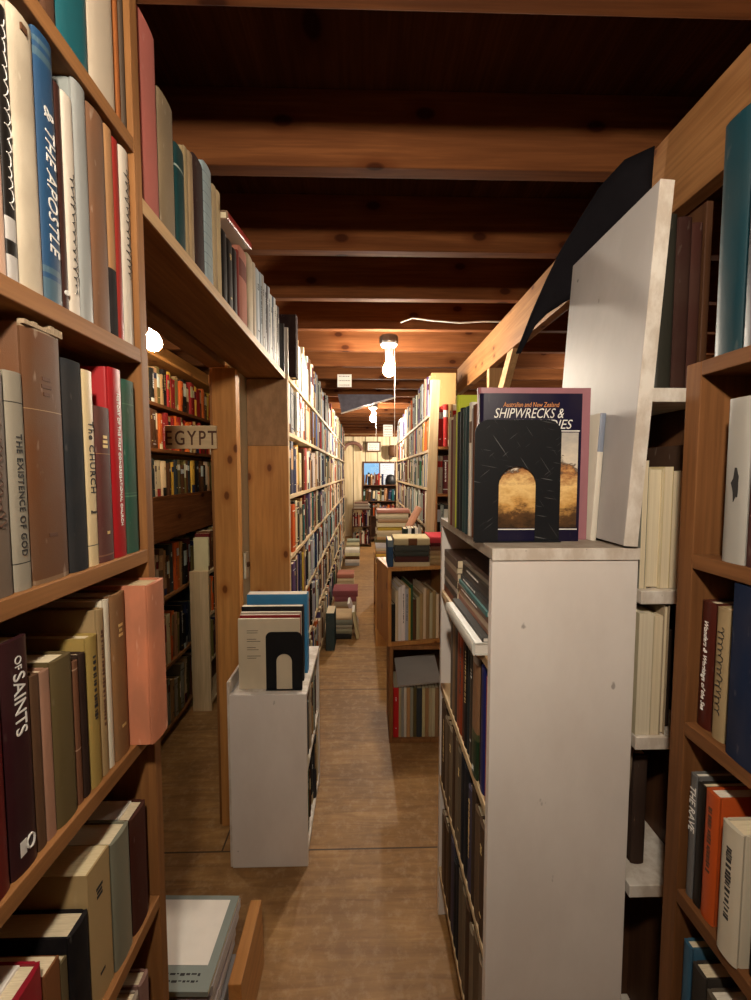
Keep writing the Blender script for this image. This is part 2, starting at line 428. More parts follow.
def title_mesh(txt, size, t, h, bul, zc, down=True, shear=0.0, space=1.0, across=False):
    vs, fs = text_mesh(txt, size, 0.0003, shear, space)
    y = 0.001-bul-0.0003
    if across: V = [(u, y-w, h*zc+v) for u, v, w in vs]
    else: V = [(v, y-w, h*zc-u) for u, v, w in vs]
    return MB().add(V, fs)

def realise(s, lod=2):
    cv, pg, bul = book_geo(s['t'], s['h'], s['d'], s['col'], s['bands'], s['soft'], lod, s['pages'], s['board'])
    root = bpy.data.objects.new(s['name'], None); C.objects.link(root); root.matrix_world = s['M']; root.empty_display_size = 0.03
    tag(root, s['label'], s['cat'], s['group'])
    cover = cv.build('cover', M[s['mat']], root, local=True, smooth='auto' if lod > 0 else False)
    pg.build('page_block', M['paper'], root, local=True)
    if s['title']:
        for k, tt in enumerate(s['title']):
            o = title_mesh(tt[0], tt[1], s['t'], s['h'], bul, tt[2], across=tt[3] if len(tt) > 3 else False,
                       shear=tt[4] if len(tt) > 4 else 0, space=tt[5] if len(tt) > 5 else 1.0)
            o.build('spine_title', M[s['tcol']], cover, local=True)
    elif s['style'] is not None:
        rng = random.Random(int(s['t']*1e6)+int(s['h']*1e5))
        marks(s['t'], s['h'], bul, s['style'], rng).build('spine_title', M[s['tcol']], cover, local=True)
    if s['extra']: s['extra'](cover, s, bul)
    return root

# palette
PAL = dict(cream=(0.70, 0.60, 0.42), tan=(0.45, 0.30, 0.16), brown=(0.16, 0.075, 0.035), grey=(0.38, 0.37, 0.34), white=(0.74, 0.70, 0.62),
           navy=(0.025, 0.045, 0.12), blue=(0.08, 0.17, 0.34), teal=(0.03, 0.16, 0.17), green=(0.05, 0.14, 0.08), olive=(0.20, 0.17, 0.07),
           red=(0.40, 0.035, 0.035), maroon=(0.16, 0.025, 0.03), orange=(0.62, 0.17, 0.04), black=(0.018, 0.017, 0.018), pink=(0.55, 0.25, 0.20),
           yellow=(0.70, 0.48, 0.10), silver=(0.50, 0.54, 0.56), violet=(0.14, 0.09, 0.20), slate=(0.06, 0.075, 0.085), beige=(0.55, 0.45, 0.32))
NAMES = {'navy': 'navy blue', 'silver': 'pale blue-grey', 'slate': 'slate grey', 'violet': 'dull violet', 'teal': 'dark teal', 'green': 'dark green'}
ORD = ['nearest', 'second', 'third', 'fourth', 'fifth', 'sixth', 'seventh', 'eighth', 'ninth', 'tenth', 'eleventh', 'twelfth', 'thirteenth', 'fourteenth',
       'fifteenth', 'sixteenth', 'seventeenth', 'eighteenth', 'nineteenth', 'twentieth']
TENS = {20: 'twenty', 30: 'thirty', 40: 'forty', 50: 'fifty', 60: 'sixty', 70: 'seventy', 80: 'eighty', 90: 'ninety'}
def ordinal(i):
    i += 1
    if i <= 20: return ORD[i-1]
    if i >= 100: return 'hundred-and-'+ordinal(i-101) if i > 100 else 'hundredth'
    t, r = i//10*10, i % 10
    if r == 0: return TENS[t][:-1]+'ieth'
    return TENS[t]+'-'+('first' if r == 1 else ORD[r-1])

WARM = ['cream']*4+['white']*4+['grey']*3+['tan']*3+['beige']*3+['brown']*4+['silver']*4+['black', 'navy', 'violet', 'maroon']+['navy', 'blue', 'teal', 'green', 'red', 'maroon', 'black', 'black', 'yellow', 'orange', 'slate', 'slate', 'violet', 'olive']
DARK = ['brown']*4+['tan']*2+['black']*3+['maroon']*2+['olive']*2+['slate', 'slate', 'grey', 'navy', 'green', 'cream', 'beige', 'orange']

def jit(c, a=0.16):
    k = random.uniform(1-a, 1+a); return tuple(max(0.004, min(0.9, x*k*random.uniform(0.93, 1.07))) for x in c)

def rnd_bands(col):
    r = random.random()
    lt = sum(col) > 0.9
    alt = jit(random.choice([PAL['black'], PAL['maroon'], PAL['navy'], PAL['brown'], PAL['red']]) if lt else random.choice([PAL['cream'], PAL['tan'], PAL['silver'], PAL['white']]))
    if r < 0.35: return None
    if r < 0.55: return [(0.70, 0.86, alt)]
    if r < 0.7: return [(0.0, random.uniform(0.1, 0.25), alt)]
    if r < 0.85: return [(0.86, 0.88, alt), (0.1, 0.12, alt)]
    return [(random.uniform(0.45, 0.6), random.uniform(0.8, 0.95), alt)]

def fill(y0, y1, z, gap, n, X, pal, dmax, rowname, group, start=0, tmin=0.016, tmax=0.050, hmin=0.19, vis=1.0, endname='doorway', leanp=0.06, axis='y', hmax=0.27, lead=()):
    """a row of books along +Y (axis y) or +X (axis x) from y0 to y1"""
    y = y0; i = start
    hm = min(gap-0.008, hmax)
    while True:
        t = random.uniform(tmin, tmax)
        if random.random() < 0.2: t *= 0.7
        if i < len(lead): t = lead[i][1]
        if y+t > y1: break
        h = min(hm, random.uniform(hmin, hm+0.03)); d = min(dmax, h*0.72)
        cn = random.choice(pal); col = jit(PAL[cn])
        if i < len(lead): cn = lead[i][0]; col = jit(PAL[cn], 0.05); h = hm*lead[i][2]
        soft = random.random() < 0.3
        ww = 'thin ' if t < 0.018 else 'thick ' if t > 0.037 else ''
        x = X + random.uniform(-0.012, 0.003)*(n[0] if axis == 'y' else n[1])
        lean = 0.0; adv = t
        if leanp and i >= len(lead) and random.random() < leanp:
            lean = random.uniform(0.04, 0.12); adv = t*math.cos(lean)+h*math.sin(lean)
            if y+adv > y1: lean = 0; adv = t
        # local +x is +Y for spines facing +X, -Y for spines facing -X, -X for facing -Y ... keep inside the slot
        if axis == 'y':
            s = 1 if n[0] > 0 else -1
            yc = y+t/2*math.cos(lean)
            Mx = upright(n, x, yc, z, lean*s, t, h)
        else:
            Mx = upright(n, y+t/2*math.cos(lean), x, z, -lean if n[1] > 0 else lean, t, h)
        word = NAMES.get(cn, cn)
        lab = f'{ww}{word} book, {ordinal(i)} from {endname}, {rowname}'.replace('nearest from', 'nearest')
        st = random.choice([0, 1, 1]) if lod_ok(Mx, h) else None
        add_book(Mx, t, h, d, col, lab, group, bands=rnd_bands(col), soft=soft, mat='jacket' if random.random() < 0.5 else 'cloth',
                 tcol=('black_ink' if sum(col) > 0.8 else random.choice(['gold', 'silver', 'white_ink'])), style=st, vis=vis,
                 pages=jit((0.68, 0.57, 0.38), 0.12))
        y += adv+random.choice([0.0006, 0.0006, 0.001, 0.004]); i += 1
    return i

def lod_ok(Mx, h):
    a = proj(Mx.translation); b = proj(Mx @ Vector((0, 0, h)))
    return a is not None and b is not None and abs(a[1]-b[1]) > 26

# ------------------------------------------------------------------ THE SETTING
JZ = 2.21
struct(MB().box(-3.2, 2.6, -1.6, 9.7, -0.03, 0).build('floor', M['floor']))
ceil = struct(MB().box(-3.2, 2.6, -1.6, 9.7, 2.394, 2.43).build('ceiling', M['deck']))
for k in range(-6, 21):
    y0 = 1.125+0.406*k
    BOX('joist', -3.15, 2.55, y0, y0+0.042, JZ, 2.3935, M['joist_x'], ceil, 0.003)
struct(BOX('wall_back', -3.2, 2.6, -1.7, -1.6, 0, 2.394, M['dark_x'], None, 0))
struct(BOX('wall_right', 2.6, 2.7, -1.6, 9.7, 0, 2.394, M['dark_y'], None, 0))
struct(BOX('wall_left', -3.3, -3.2, -1.6, 9.7, 0, 2.394, M['shelf_y'], None, 0))
# far wall with window hole
WX0, WX1, WZ0, WZ1 = -0.06, 0.70, 0.74, 1.69
wf = MB()
for b in ((-3.2, WX0, 0, 2.394), (WX1, 2.6, 0, 2.394), (WX0, WX1, 0, WZ0), (WX0, WX1, WZ1, 2.394)):
    wf.box(b[0], b[1], 9.7, 9.8, b[2], b[3])
struct(wf.build('wall_far', M['planks']))
win = struct(empty('window_1', (WX0, 9.7, WZ0)))
fr = MB()
for b in ((WX0, WX0+0.04, WZ0, WZ1), (WX1-0.04, WX1, WZ0, WZ1), (WX0+0.04, WX1-0.04, WZ0, WZ0+0.04), (WX0+0.04, WX1-0.04, WZ1-0.04, WZ1), (0.318, 0.342, WZ0+0.04, WZ1-0.04)):
    fr.box(b[0]+0.0005, b[1]-0.0005, 9.68, 9.72, b[2]+0.0005, b[3]-0.0005)
fr.build('window_frame', M['dark_z'], win)
MB().box(WX0+0.04, 0.318, 9.70, 9.704, WZ0+0.04, WZ1-0.04).build('pane', M['glass'], win)
MB().box(0.342, WX1-0.04, 9.70, 9.704, WZ0+0.04, WZ1-0.04).build('pane', M['glass'], win)

# partition on the left with the doorway
PX0, PX1 = -0.60, -0.53
struct(BOX('wall_1', -0.62, -0.575, -1.6, 0.85, 0, 2.208, M['dark_y'], None, 0)).name = 'wall_left_front'
struct(BOX('wall_left_rear', PX0, PX1, 1.742, 9.7, 0, 2.208, M['cream_wall'], None, 0))
struct(BOX('trim_1', -0.60, -0.535, 0.85, 1.69, 1.85, 2.208, M['shelf_y'], None, 0.002))      # header
struct(BOX('trim_2', -0.588, -0.497, 1.69, 1.741, 0.0, 1.8495, M['pine_z'], None, 0.002))      # jamb
struct(BOX('trim_3', -0.601, -0.5885, 1.70, 1.741, 0.0, 1.8495, M['shelf_z'], None, 0.002))    # door stop
struct(BOX('trim_4', -0.60, -0.5295, 1.70, 1.741, 1.8502, 1.862, M['pine_z'], None, 0.002))
# right-hand timber beam carrying the joists
struct(BOX('trim_5', 0.684, 0.722, -1.55, 3.22, 2.026, 2.2095, M['beam'], None, 0.002))
struct(BOX('trim_6', 0.686, 0.776, 2.40, 2.44, 0.0, 2.0255, M['pale_z'], None, 0.002))
br = MB(); br.add([(0.688, 2.02, 2.0255), (0.688, 2.10, 2.0255), (0.688, 2.399, 1.60), (0.688, 2.399, 1.72), (0.722, 2.02, 2.0255), (0.722, 2.10, 2.0255), (0.722, 2.399, 1.60), (0.722, 2.399, 1.72)],
       [(0, 1, 3, 2), (4, 6, 7, 5), (0, 2, 6, 4), (1, 5, 7, 3), (0, 4, 5, 1), (2, 3, 7, 6)])
struct(br.build('trim_7', M['pale_y']))

# ------------------------------------------------------------------ LAMPS
def bulb_lamp(x, y, zb, label, cord_to, power, shade=False, col=(1, 0.87, 0.70)):
    root = empty('ceiling_bulb_light', (x, y, JZ), label, 'lamp', 'bare bulbs hanging from the joists')
    s = MB(); s.lathe([(0.050, 0), (0.053, -0.004), (0.053, -0.036), (0.048, -0.040)], (x, y, JZ-0.001), 8)
    s.build('junction_box', M['dark_metal'], root)
    s = MB(); s.lathe([(0.046, -0.0405), (0.048, -0.046), (0.040, -0.058), (0.024, -0.064), (0.022, -0.085), (0.018, max(-0.13, min(-0.09, zb+0.062-JZ)))], (x, y, JZ-0.001), 20)
    s.build('socket', M['porcelain'], root, smooth='auto')
    b = MB(); pr = [(0.014, 0.060), (0.015, 0.047), (0.022, 0.033), (0.031, 0.016), (0.034, 0.0), (0.031, -0.016), (0.021, -0.029), (0.007, -0.034)]
    b.lathe(pr, (x, y, zb), 14)
    b.build('bulb', emis('bulb_glow_'+str(round(y*100)), col, power), root, smooth=True)
    if shade:
        MB().tube([(x, y, JZ-0.088), (x, y, zb+0.085)], 0.004, 8).build('cord', M['black_metal'], root)
        sh = MB(); sh.lathe([(0.012, 0.085), (0.022, 0.080), (0.030, 0.062), (0.095, 0.016), (0.097, 0.014), (0.029, 0.059), (0.018, 0.062)], (x, y, zb), 24)
        sh.build('shade', M['greytop'], root, smooth='auto')
    if cord_to is not None:
        MB().tube([(x+0.03, y, JZ-0.05), (x+0.034, y, zb), (x+0.034, y+0.001, (zb+cord_to)/2), (x+0.034, y, cord_to)], 0.0016, 6).build('pull_cord', M['string'], root)
    return root
bulb_lamp(0.135, 2.46, 2.022, 'bare bulb in a white socket nearest above the aisle, long pull cord', 1.46, 250)
bulb_lamp(0.09, 4.83, 2.045, 'smaller farther bare bulb above the far end of the aisle', 1.80, 330)
bulb_lamp(-0.875, 1.84, 1.985, 'bare bulb glowing in the left side room above the paperbacks', None, 80)
bulb_lamp(-0.04, -0.12, 1.99, 'bare bulb behind the viewer over the front shelves', None, 245)
bulb_lamp(1.7, 3.0, 2.04, 'added unseen bulb lighting the room on the right behind the beam', None, 110)  # added bulb, out of view, to light the right-hand room
bulb_lamp(1.25, 8.3, 2.0, 'added hidden bulb brightening the far wall from the right corner behind the long bookcase', None, 1000)  # added to brighten the far wall; the bookcase hides it from the camera

# cable stapled along the joist
cb = MB(); cb.tube([(0.19, 2.325, JZ+0.03), (0.25, 2.30, JZ+0.045), (0.36, 2.30, JZ+0.032), (0.50, 2.30, JZ+0.022), (0.62, 2.30, JZ+0.03), (0.9, 2.30, JZ+0.03)], 0.004, 8)
tag(cb.build('cable', M['string']), 'thin white cable sagging along the joist beside the nearest aisle bulb', 'cable')

# ------------------------------------------------------------------ BOOKCASES
def case_y(name, label, x0, x1, y0, y1, z0, z1, shelves, mats, back='x0', t=0.02, top=True, group=None, ends=(True, True), cat='bookcase', thick=None):
    """bookcase running along Y; back on x0 or x1"""
    r = empty(name, ((x0+x1)/2, (y0+y1)/2, z0), label, cat, group)
    sm, pm, bm = mats
    if ends[0]: BOX('side_panel', x0, x1, y0, y0+t, z0, z1, pm, r)
    if ends[1]: BOX('side_panel', x0, x1, y1-t, y1, z0, z1, pm, r)
    ya = y0+(t+0.0002 if ends[0] else 0); yb = y1-(t+0.0002 if ends[1] else 0)
    xb0, xb1 = (x0, x0+0.008) if back == 'x0' else (x1-0.008, x1)
    BOX('back_panel', xb0, xb1, ya, yb, z0, z1-0.001, bm, r, 0)
    xs0, xs1 = (x0+0.0082, x1) if back == 'x0' else (x0, x1-0.0082)
    for z in shelves:
        BOX('shelf', xs0, xs1, ya, yb, z-(thick or t), z, sm, r)
    return r

LX = -0.355          # front plane of the near left bookcase
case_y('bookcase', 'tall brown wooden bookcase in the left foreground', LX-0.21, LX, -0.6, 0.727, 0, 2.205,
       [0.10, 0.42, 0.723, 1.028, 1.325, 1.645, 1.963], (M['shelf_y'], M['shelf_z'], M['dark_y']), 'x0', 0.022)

def px_row(items, z, X, n=(1, 0, 0), base_of=None, recess=0.0, cat='book', group=None):
    """items: (px0, px1, top_px, colour, label, opts); thickness and height measured where the spine stands"""
    for it in items:
        p0, p1, h, col, label, o = it
        o = dict(o); xo = o.pop('dx', 0.0); lean = o.pop('lean', 0.0)
        Xs = X+xo
        def yat(p):
            a = (p-CX)/F
            # solve for Y on plane X=Xs, height z
            lo, hi = 0.2, 6
            for _ in range(40):
                m = (lo+hi)/2
                q = proj((Xs, m, z))
                if (q[0] < p) == (Xs < 0): lo = m
                else: hi = m
            return (lo+hi)/2
        ya, yb = sorted((yat(p0), yat(p1))); t = (yb-ya)-0.0008
        d = min(0.155 if X < -0.365 else 0.186, o.pop('d', min(0.165, h*0.7)))
        add_book(upright(n, Xs, (ya+yb)/2, z+0.0002, lean, t, h), t, h, d, col, label, group, pri=1, **o)

P = PAL
GL = 'books on the left foreground bookcase'
S0 = 'on the top shelf of the left foreground bookcase'
# row 0, top shelf
px_row([
 (20, 40, 0.2, (0.30, 0.28, 0.26), 'grey book cut by the frame, top left foreground shelf', dict(mat='jacket')),
 (41, 56, 0.21, (0.14, 0.07, 0.04), 'brown book left of the teal one '+S0, {}),
 (57, 89, 0.225, (0.02, 0.17, 0.20), 'wide teal book '+S0, dict(mat='jacket', d=0.16)),
 (90, 116, 0.205, (0.60, 0.52, 0.42), 'cream book with worn lower corner '+S0, dict(mat='jacket')),
 (118, 122, 0.205, (0.42, 0.17, 0.06), 'thin rust book '+S0, {}),
 (122.5, 127.5, 0.21, (0.17, 0.13, 0.10), 'dull grey-brown book at the right end of the top left shelf', {})], 1.963, LX-0.008, group=GL)
# row 1
def script(root, s, bul, col='silver', w=0.42, z0=0.12, z1=0.92):
    t, h = s['t'], s['h']; pts = []
    n = 60
    rg = random.Random(int(t*1e5)); n = 110; ph = 0.0; am = 1.0
    for i in range(n):
        f = i/(n-1); ph += rg.uniform(0.35, 1.25)
        if i % 6 == 0: am = rg.uniform(0.35, 1.15)
        pts.append((math.sin(ph)*t*w*0.5*am, -bul+0.0004, h*(z1+(z0-z1)*f)+0.0022*math.cos(ph)))
    MB().tube(pts, 0.0005, 5).build('spine_title', M[col], root, local=True)
S1 = 'on the upper left foreground shelf'
px_row([
 (-22, -4, 0.24, (0.55, 0.36, 0.27), 'pinkish book left of the black-lettered spine '+S1, {}),
 (-3.5, 8, 0.12, (0.60, 0.42, 0.32), 'short pink book beside the black and silver spine '+S1, dict(mat='jacket')),
 (8.5, 20, 0.27, (0.012, 0.012, 0.013), 'black spine with silver script and a silver foot '+S1, dict(mat='jacket', bands=[(0.0, 0.1, (0.5, 0.48, 0.46)), (0.1, 0.155, (0.01,)*3), (0.155, 0.24, (0.5, 0.48, 0.46))], extra=lambda r, s, b: script(r, s, b, 'silver', 0.5, 0.27, 0.95))),
 (20.5, 44, 0.283, (0.62, 0.55, 0.44), 'thick cream book with torn spine top '+S1, dict(mat='leather', extra=lambda r, s, b: MB().box(-0.004, 0.004, -b-0.0006, 0.002, s['h']-0.016, s['h']-0.009).build('spine_tear', M['dark_x'], r, local=True))),
 (44.5, 63, 0.293, (0.035, 0.105, 0.20), 'blue book lettered APOSTLE '+S1, dict(mat='jacket', board=(0.42, 0.43, 0.40), title=[('& THE APOSTLE', 0.021, 0.47, False, 0.3, 1.1)], tcol='silver', bands=[(0.0, 0.09, (0.10, 0.17, 0.22)), (0.11, 0.135, (0.10, 0.17, 0.22)), (0.9, 0.93, (0.10, 0.17, 0.22)), (0.95, 0.97, (0.10, 0.17, 0.22))])),
 (63.5, 70, 0.262, (0.075, 0.03, 0.025), 'thin dark brown book right of the blue one '+S1, dict(mat='jacket', extra=lambda r, s, b: MB().tube([(0, -b-0.0006, 0.022), (0, -b+0.002, 0.022)], 0.0032, 10).build('emblem', M['silver'], r, local=True))),
 (70.3, 81, 0.262, (0.66, 0.60, 0.52), 'slim white book with small dark script '+S1, dict(mat='jacket', extra=lambda r, s, b: script(r, s, b, 'black_ink', 0.4, 0.1, 0.65))),
 (81.3, 94, 0.294, (0.36, 0.37, 0.36), 'tall pale grey book behind the slim white one '+S1, dict(mat='jacket', d=0.19, board=(0.30, 0.32, 0.31))),
 (94.5, 111, 0.288, (0.26, 0.14, 0.08), 'smooth brown leather book '+S1, dict(mat='leather')),
 (111.4, 119, 0.29, (0.45, 0.27, 0.14), 'narrow tan book with a black lower spine '+S1, dict(mat='cloth', bands=[(0, 0.33, (0.03, 0.03, 0.035))])),
 (119.2, 125, 0.287, (0.36, 0.05, 0.04), 'thin red book next to the last white one '+S1, dict(mat='jacket')),
 (125.3, 134.5, 0.288, (0.64, 0.58, 0.50), 'narrow white book with dark vertical script, right end '+S1, dict(mat='jacket', extra=lambda r, s, b: script(r, s, b, 'black_ink', 0.5, 0.35, 0.9)))], 1.645, LX-0.008, group=GL)
# row 2
S2 = 'on the middle left foreground shelf'
px_row([
 (-14, 14, 0.225, (0.22, 0.17, 0.13), 'wide grey-brown worn book, leftmost '+S2, dict(mat='leather', extra=lambda r, s, b: script(r, s, b, 'brown_ink', 0.45, 0.3, 0.8))),
 (15, 32.5, 0.228, (0.36, 0.33, 0.27), 'grey book titled THE EXISTENCE OF GOD '+S2, dict(title=[('THE EXISTENCE OF GOD', 0.0105, 0.44, False, 0, 1.1)], tcol='black_ink', bands=[(0.125, 0.13, (0.05,)*3), (0.86, 0.865, (0.05,)*3)])),
 (33.5, 70, 0.284, (0.19, 0.085, 0.035), 'big scuffed brown leather volume with frayed top '+S2, dict(mat='leather', d=0.2, style=0, tcol='brown_ink', bands=[(0.0, 0.018, (0.3, 0.2, 0.12)), (0.985, 1.0, (0.42, 0.32, 0.22)), (0.68, 0.683, (0.5, 0.35, 0.2))],
     extra=lambda r, s, b: frayed(r, s, b))),
 (70.8, 89, 0.262, (0.035, 0.042, 0.05), 'slate cloth book without lettering '+S2, dict(mat='cloth')),
 (89.6, 99.5, 0.257, (0.68, 0.56, 0.36), 'cream book with black gothic lettering THE CHURCH '+S2, dict(mat='jacket', title=[('The CHURCH', 0.0145, 0.56, False, 0, 1.12), ('Press', 0.006, 0.28, True)], tcol='black_ink', bands=[(0.105, 0.11, (0.1,)*3)])),
 (100, 114.5, 0.214, (0.15, 0.045, 0.045), 'short maroon book with faint gilt lines '+S2, dict(mat='leather', style=0, tcol='gold', bands=[(0.04, 0.05, (0.3, 0.15, 0.1)), (0.7, 0.703, (0.5, 0.3, 0.15))])),
 (115, 127, 0.274, (0.42, 0.02, 0.03), 'bright red book with white title HISTORY OF THE FIRST CONGREGATIONAL CHURCH', dict(mat='jacket', title=[('HISTORY OF THE FIRST CONGREGATIONAL CHURCH', 0.0078, 0.52, False, 0, 1.02)], tcol='white_ink', d=0.19)),
 (127.5, 139.5, 0.264, (0.015, 0.14, 0.10), 'green book with raised bands, right end '+S2, dict(mat='leather', bands=[(0.33, 0.337, (0.12, 0.28, 0.18)), (0.35, 0.353, (0.12, 0.28, 0.18)), (0.86, 0.865, (0.12, 0.28, 0.18))]))], 1.325, LX-0.008, group=GL)
def frayed(r, s, b):
    mb = MB(); rng = random.Random(4)
    for i in range(9):
        x = -s['t']/2+s['t']*(i+0.5)/9; hgt = rng.uniform(0.001, 0.008)
        mb.box(x-0.003, x+0.003, -b*0.8-0.0006, 0.0035, s['h']-0.002, s['h']+hgt, (0.45, 0.36, 0.26))
    mb.build('frayed_headcap', M['cloth'], r, local=True)
# row 3
S3 = 'on the lower left foreground shelf'
px_row([
 (-60, -26, 0.24, (0.12, 0.06, 0.04), 'brown book cut off by the left edge '+S3, {}),
 (-25, 11, 0.235, (0.17, 0.012, 0.015), 'wide dark red book left of the saints volume '+S3, dict(mat='jacket', pages=(0.6, 0.5, 0.4))),
 (12, 38, 0.25, (0.055, 0.012, 0.02), 'dark maroon book lettered OF SAINTS '+S3, dict(mat='jacket', title=[('OF', 0.012, 0.90), ('SAINTS', 0.021, 0.725)], tcol='silver', extra=lambda r, s, b: emblem_k(r, s, b))),
 (38.6, 47.5, 0.20, (0.16, 0.09, 0.05), 'dull brown book right of the maroon saints volume', {}),
 (48, 57.5, 0.198, (0.46, 0.27, 0.19), 'pinkish tan narrow book with rounded spine '+S3, dict(mat='leather')),
 (58, 78, 0.202, (0.17, 0.13, 0.06), 'olive-brown cloth book '+S3, {}),
 (79, 84.5, 0.186, (0.24, 0.12, 0.07), 'narrow brown book with pale edge lines '+S3, dict(bands=[(0.38, 0.39, (0.5, 0.35, 0.25)), (0.94, 0.95, (0.5, 0.35, 0.25))])),
 (85, 91.5, 0.19, (0.05, 0.025, 0.02), 'very dark narrow book left of the khaki one', {}),
 (92.5, 103, 0.205, (0.44, 0.33, 0.12), 'khaki yellow cloth book with black letters '+S3, dict(d=0.2, dx=0.0, style=1, tcol='black_ink')),
 (103.5, 110, 0.235, (0.50, 0.37, 0.20), 'taller tan book behind the khaki one, speckled', dict(mat='leather', style=1, tcol='brown_ink')),
 (110.5, 115.5, 0.243, (0.72, 0.66, 0.54), 'thin off-white book beside the gilt brown one', dict(mat='jacket')),
 (116, 130, 0.245, (0.36, 0.20, 0.09), 'golden brown book with faded gilt title '+S3, dict(mat='leather', style=1, tcol='gold')),
 ], 1.028, LX-0.008, group=GL)
def emblem_k(r, s, b):
    y = -b+0.0006; t = s['t']; z = 0.02
    mb = MB(); mb.box(-t*0.28, -t*0.05, y-0.0004, y, z, z+0.016)
    mb.tube([(t*0.12+0.005*math.cos(a), y-0.0003, z+0.008+0.0075*math.sin(a)) for a in [i*PI/5 for i in range(11)]], 0.0011, 5)
    mb.build('publisher_mark', M['silver'], r, local=True)
add_book(upright((1, 0, 0), -0.325, 0.662, 1.0282, 0, 0.066, 0.255), 0.066, 0.25, 0.215, (0.68, 0.30, 0.18), 'thick faded orange book sticking out past the left foreground post', GL,
         mat='leather', pri=1, pages=(0.55, 0.42, 0.25))
POOL[-1]['M'] = upright((1, 0, 0), -0.330, 0.6755, 1.0282, 0, 0.052, 0.25); POOL[-1]['t'] = 0.052; POOL[-1]['d'] = 0.2
# row 4
S4 = 'on the second lowest left foreground shelf'
def slip(r, s, b): MB().box(-s['t']/2+0.004, s['t']/2-0.004, 0.02, 0.075, s['h']-0.0028, s['h']+0.0004).build('paper_slip', M['white_paper'], r, local=True)
px_row([
 (-46, 0, 0.20, (0.55, 0.46, 0.33), 'cream book with a white label on top, leftmost '+S4, dict(mat='leather', extra=slip, dx=0.004)),
 (4, 49, 0.182, (0.33, 0.012, 0.04), 'crimson book with white page tops and pale letters '+S4, dict(mat='jacket', style=1, tcol='silver', extra=slip)),
 (52, 66, 0.155, (0.28, 0.13, 0.055), 'thin rust-brown booklet right of the crimson book', dict(soft=True)),
 (67, 73, 0.14, (0.20, 0.16, 0.09), 'small khaki booklet before the black book', dict(soft=True)),
 (74, 93, 0.158, (0.008, 0.009, 0.016), 'broad black book jutting out '+S4, dict(d=0.19)),
 (94, 115, 0.20, (0.50, 0.38, 0.21), 'yellowed paperback with printed dark lines '+S4, dict(soft=True, mat='jacket', style=1, tcol='black_ink', pages=(0.66, 0.55, 0.34), d=0.19)),
 (116, 133, 0.195, (0.28, 0.28, 0.22), 'grey-green book in a white-edged wrapper '+S4, dict(mat='jacket')),
 (134, 149, 0.19, (0.10, 0.03, 0.02), 'dark russet book, right end '+S4, dict(extra=slip))], 0.723, LX-0.008, group=GL)
px_row([
 (60, 128, 0.17, (0.10, 0.07, 0.05), 'dark book pushed back on the lowest left foreground shelf', {}),
 (129, 143, 0.205, (0.45, 0.38, 0.32), 'pale worn book at the end of the lowest left foreground shelf', dict(mat='leather')),
 (144, 152, 0.205, (0.35, 0.22, 0.19), 'pinkish worn book beside the post, lowest left foreground shelf', {})], 0.42, LX-0.008, group=GL)

# ---- shelf above the doorway
dsh = empty('wall_shelf', (-0.44, 1.3, 1.86), 'long plain board shelf spanning above the doorway on the left', 'shelf')
BOX('board', -0.528, -0.36, 0.7275, 1.968, 1.867, 1.887, M['shelf_y'], dsh)
BOX('edge_strip', -0.3598, -0.356, 0.7275, 1.968, 1.865, 1.889, M['pale_y'], dsh, 0.0005)
GD = 'books on the shelf above the doorway'
def slant(r, s, b): pass
DZ = 1.8892
D = [(140.5, 160, 0.312, (0.50, 0.19, 0.16), 'tall thick dusty pink book, nearest on the shelf above the doorway', dict(d=0.155)),
 (161, 176, 0.245, (0.33, 0.26, 0.17), 'dirty tan book with torn top right of the pink one', dict(mat='leather')),
 (177, 186, 0.20, (0.02, 0.085, 0.09), 'dark blue-green book with a pale label above the doorway', dict(mat='jacket', bands=[(0.78, 0.8, (0.4, 0.45, 0.4))])),
 (186.4, 190, 0.225, (0.42, 0.33, 0.2), 'narrow tan book right of the blue-green one', {}),
 (190.4, 195, 0.23, (0.48, 0.36, 0.22), 'narrow stained beige book above the doorway', dict(mat='leather')),
 (195.4, 205, 0.245, (0.065, 0.035, 0.035), 'dark brown cloth book left of the pale blue one', {}),
 (205.5, 213.5, 0.27, (0.42, 0.50, 0.52), 'pale blue spine with thin ruled lines above the doorway', dict(mat='jacket', bands=[(k/12, k/12+0.006, (0.25, 0.3, 0.34)) for k in range(2, 12)])),
 (214, 218, 0.255, (0.50, 0.40, 0.26), 'narrow tan book right of the ruled pale blue spine', {}),
 (218.3, 222, 0.26, (0.58, 0.47, 0.30), 'narrow cream book before the three black spines', {}),
 (222.5, 227.5, 0.185, (0.02,)*3, 'first black spine under the tilted red-edged book', dict(mat='jacket')),
 (228, 233, 0.185, (0.022, 0.02, 0.02), 'second black spine under the tilted red-edged book', dict(mat='jacket', style=0)),
 (233.4, 237.4, 0.185, (0.04, 0.035, 0.035), 'third charcoal spine under the tilted red-edged book', dict(mat='jacket')),
 (237.8, 240, 0.20, (0.30, 0.06, 0.05), 'thin red book right of the black spines above the doorway', {}),
 (240.3, 247.5, 0.225, (0.50, 0.24, 0.18), 'faded salmon book with a dark label above the doorway', dict(bands=[(0.62, 0.85, (0.25, 0.1, 0.08))])),
 (248, 253.5, 0.245, (0.55, 0.46, 0.32), 'speckled beige book right of the salmon one', dict(mat='leather')),
 (253.8, 256.4, 0.25, (0.60, 0.54, 0.44), 'cream book before the row of pale blue-grey spines', dict(mat='jacket'))]
blues = [(256.6, 260), (260.2, 262.4), (262.6, 264.6), (264.8, 266.6), (266.8, 268.6), (268.8, 270.4), (270.6, 272.4), (272.6, 274.4), (274.6, 276), (276.2, 277.6), (277.8, 279.4)]
bn = ['first', 'second', 'third', 'fourth', 'fifth', 'sixth', 'seventh', 'eighth', 'ninth', 'tenth', 'eleventh']
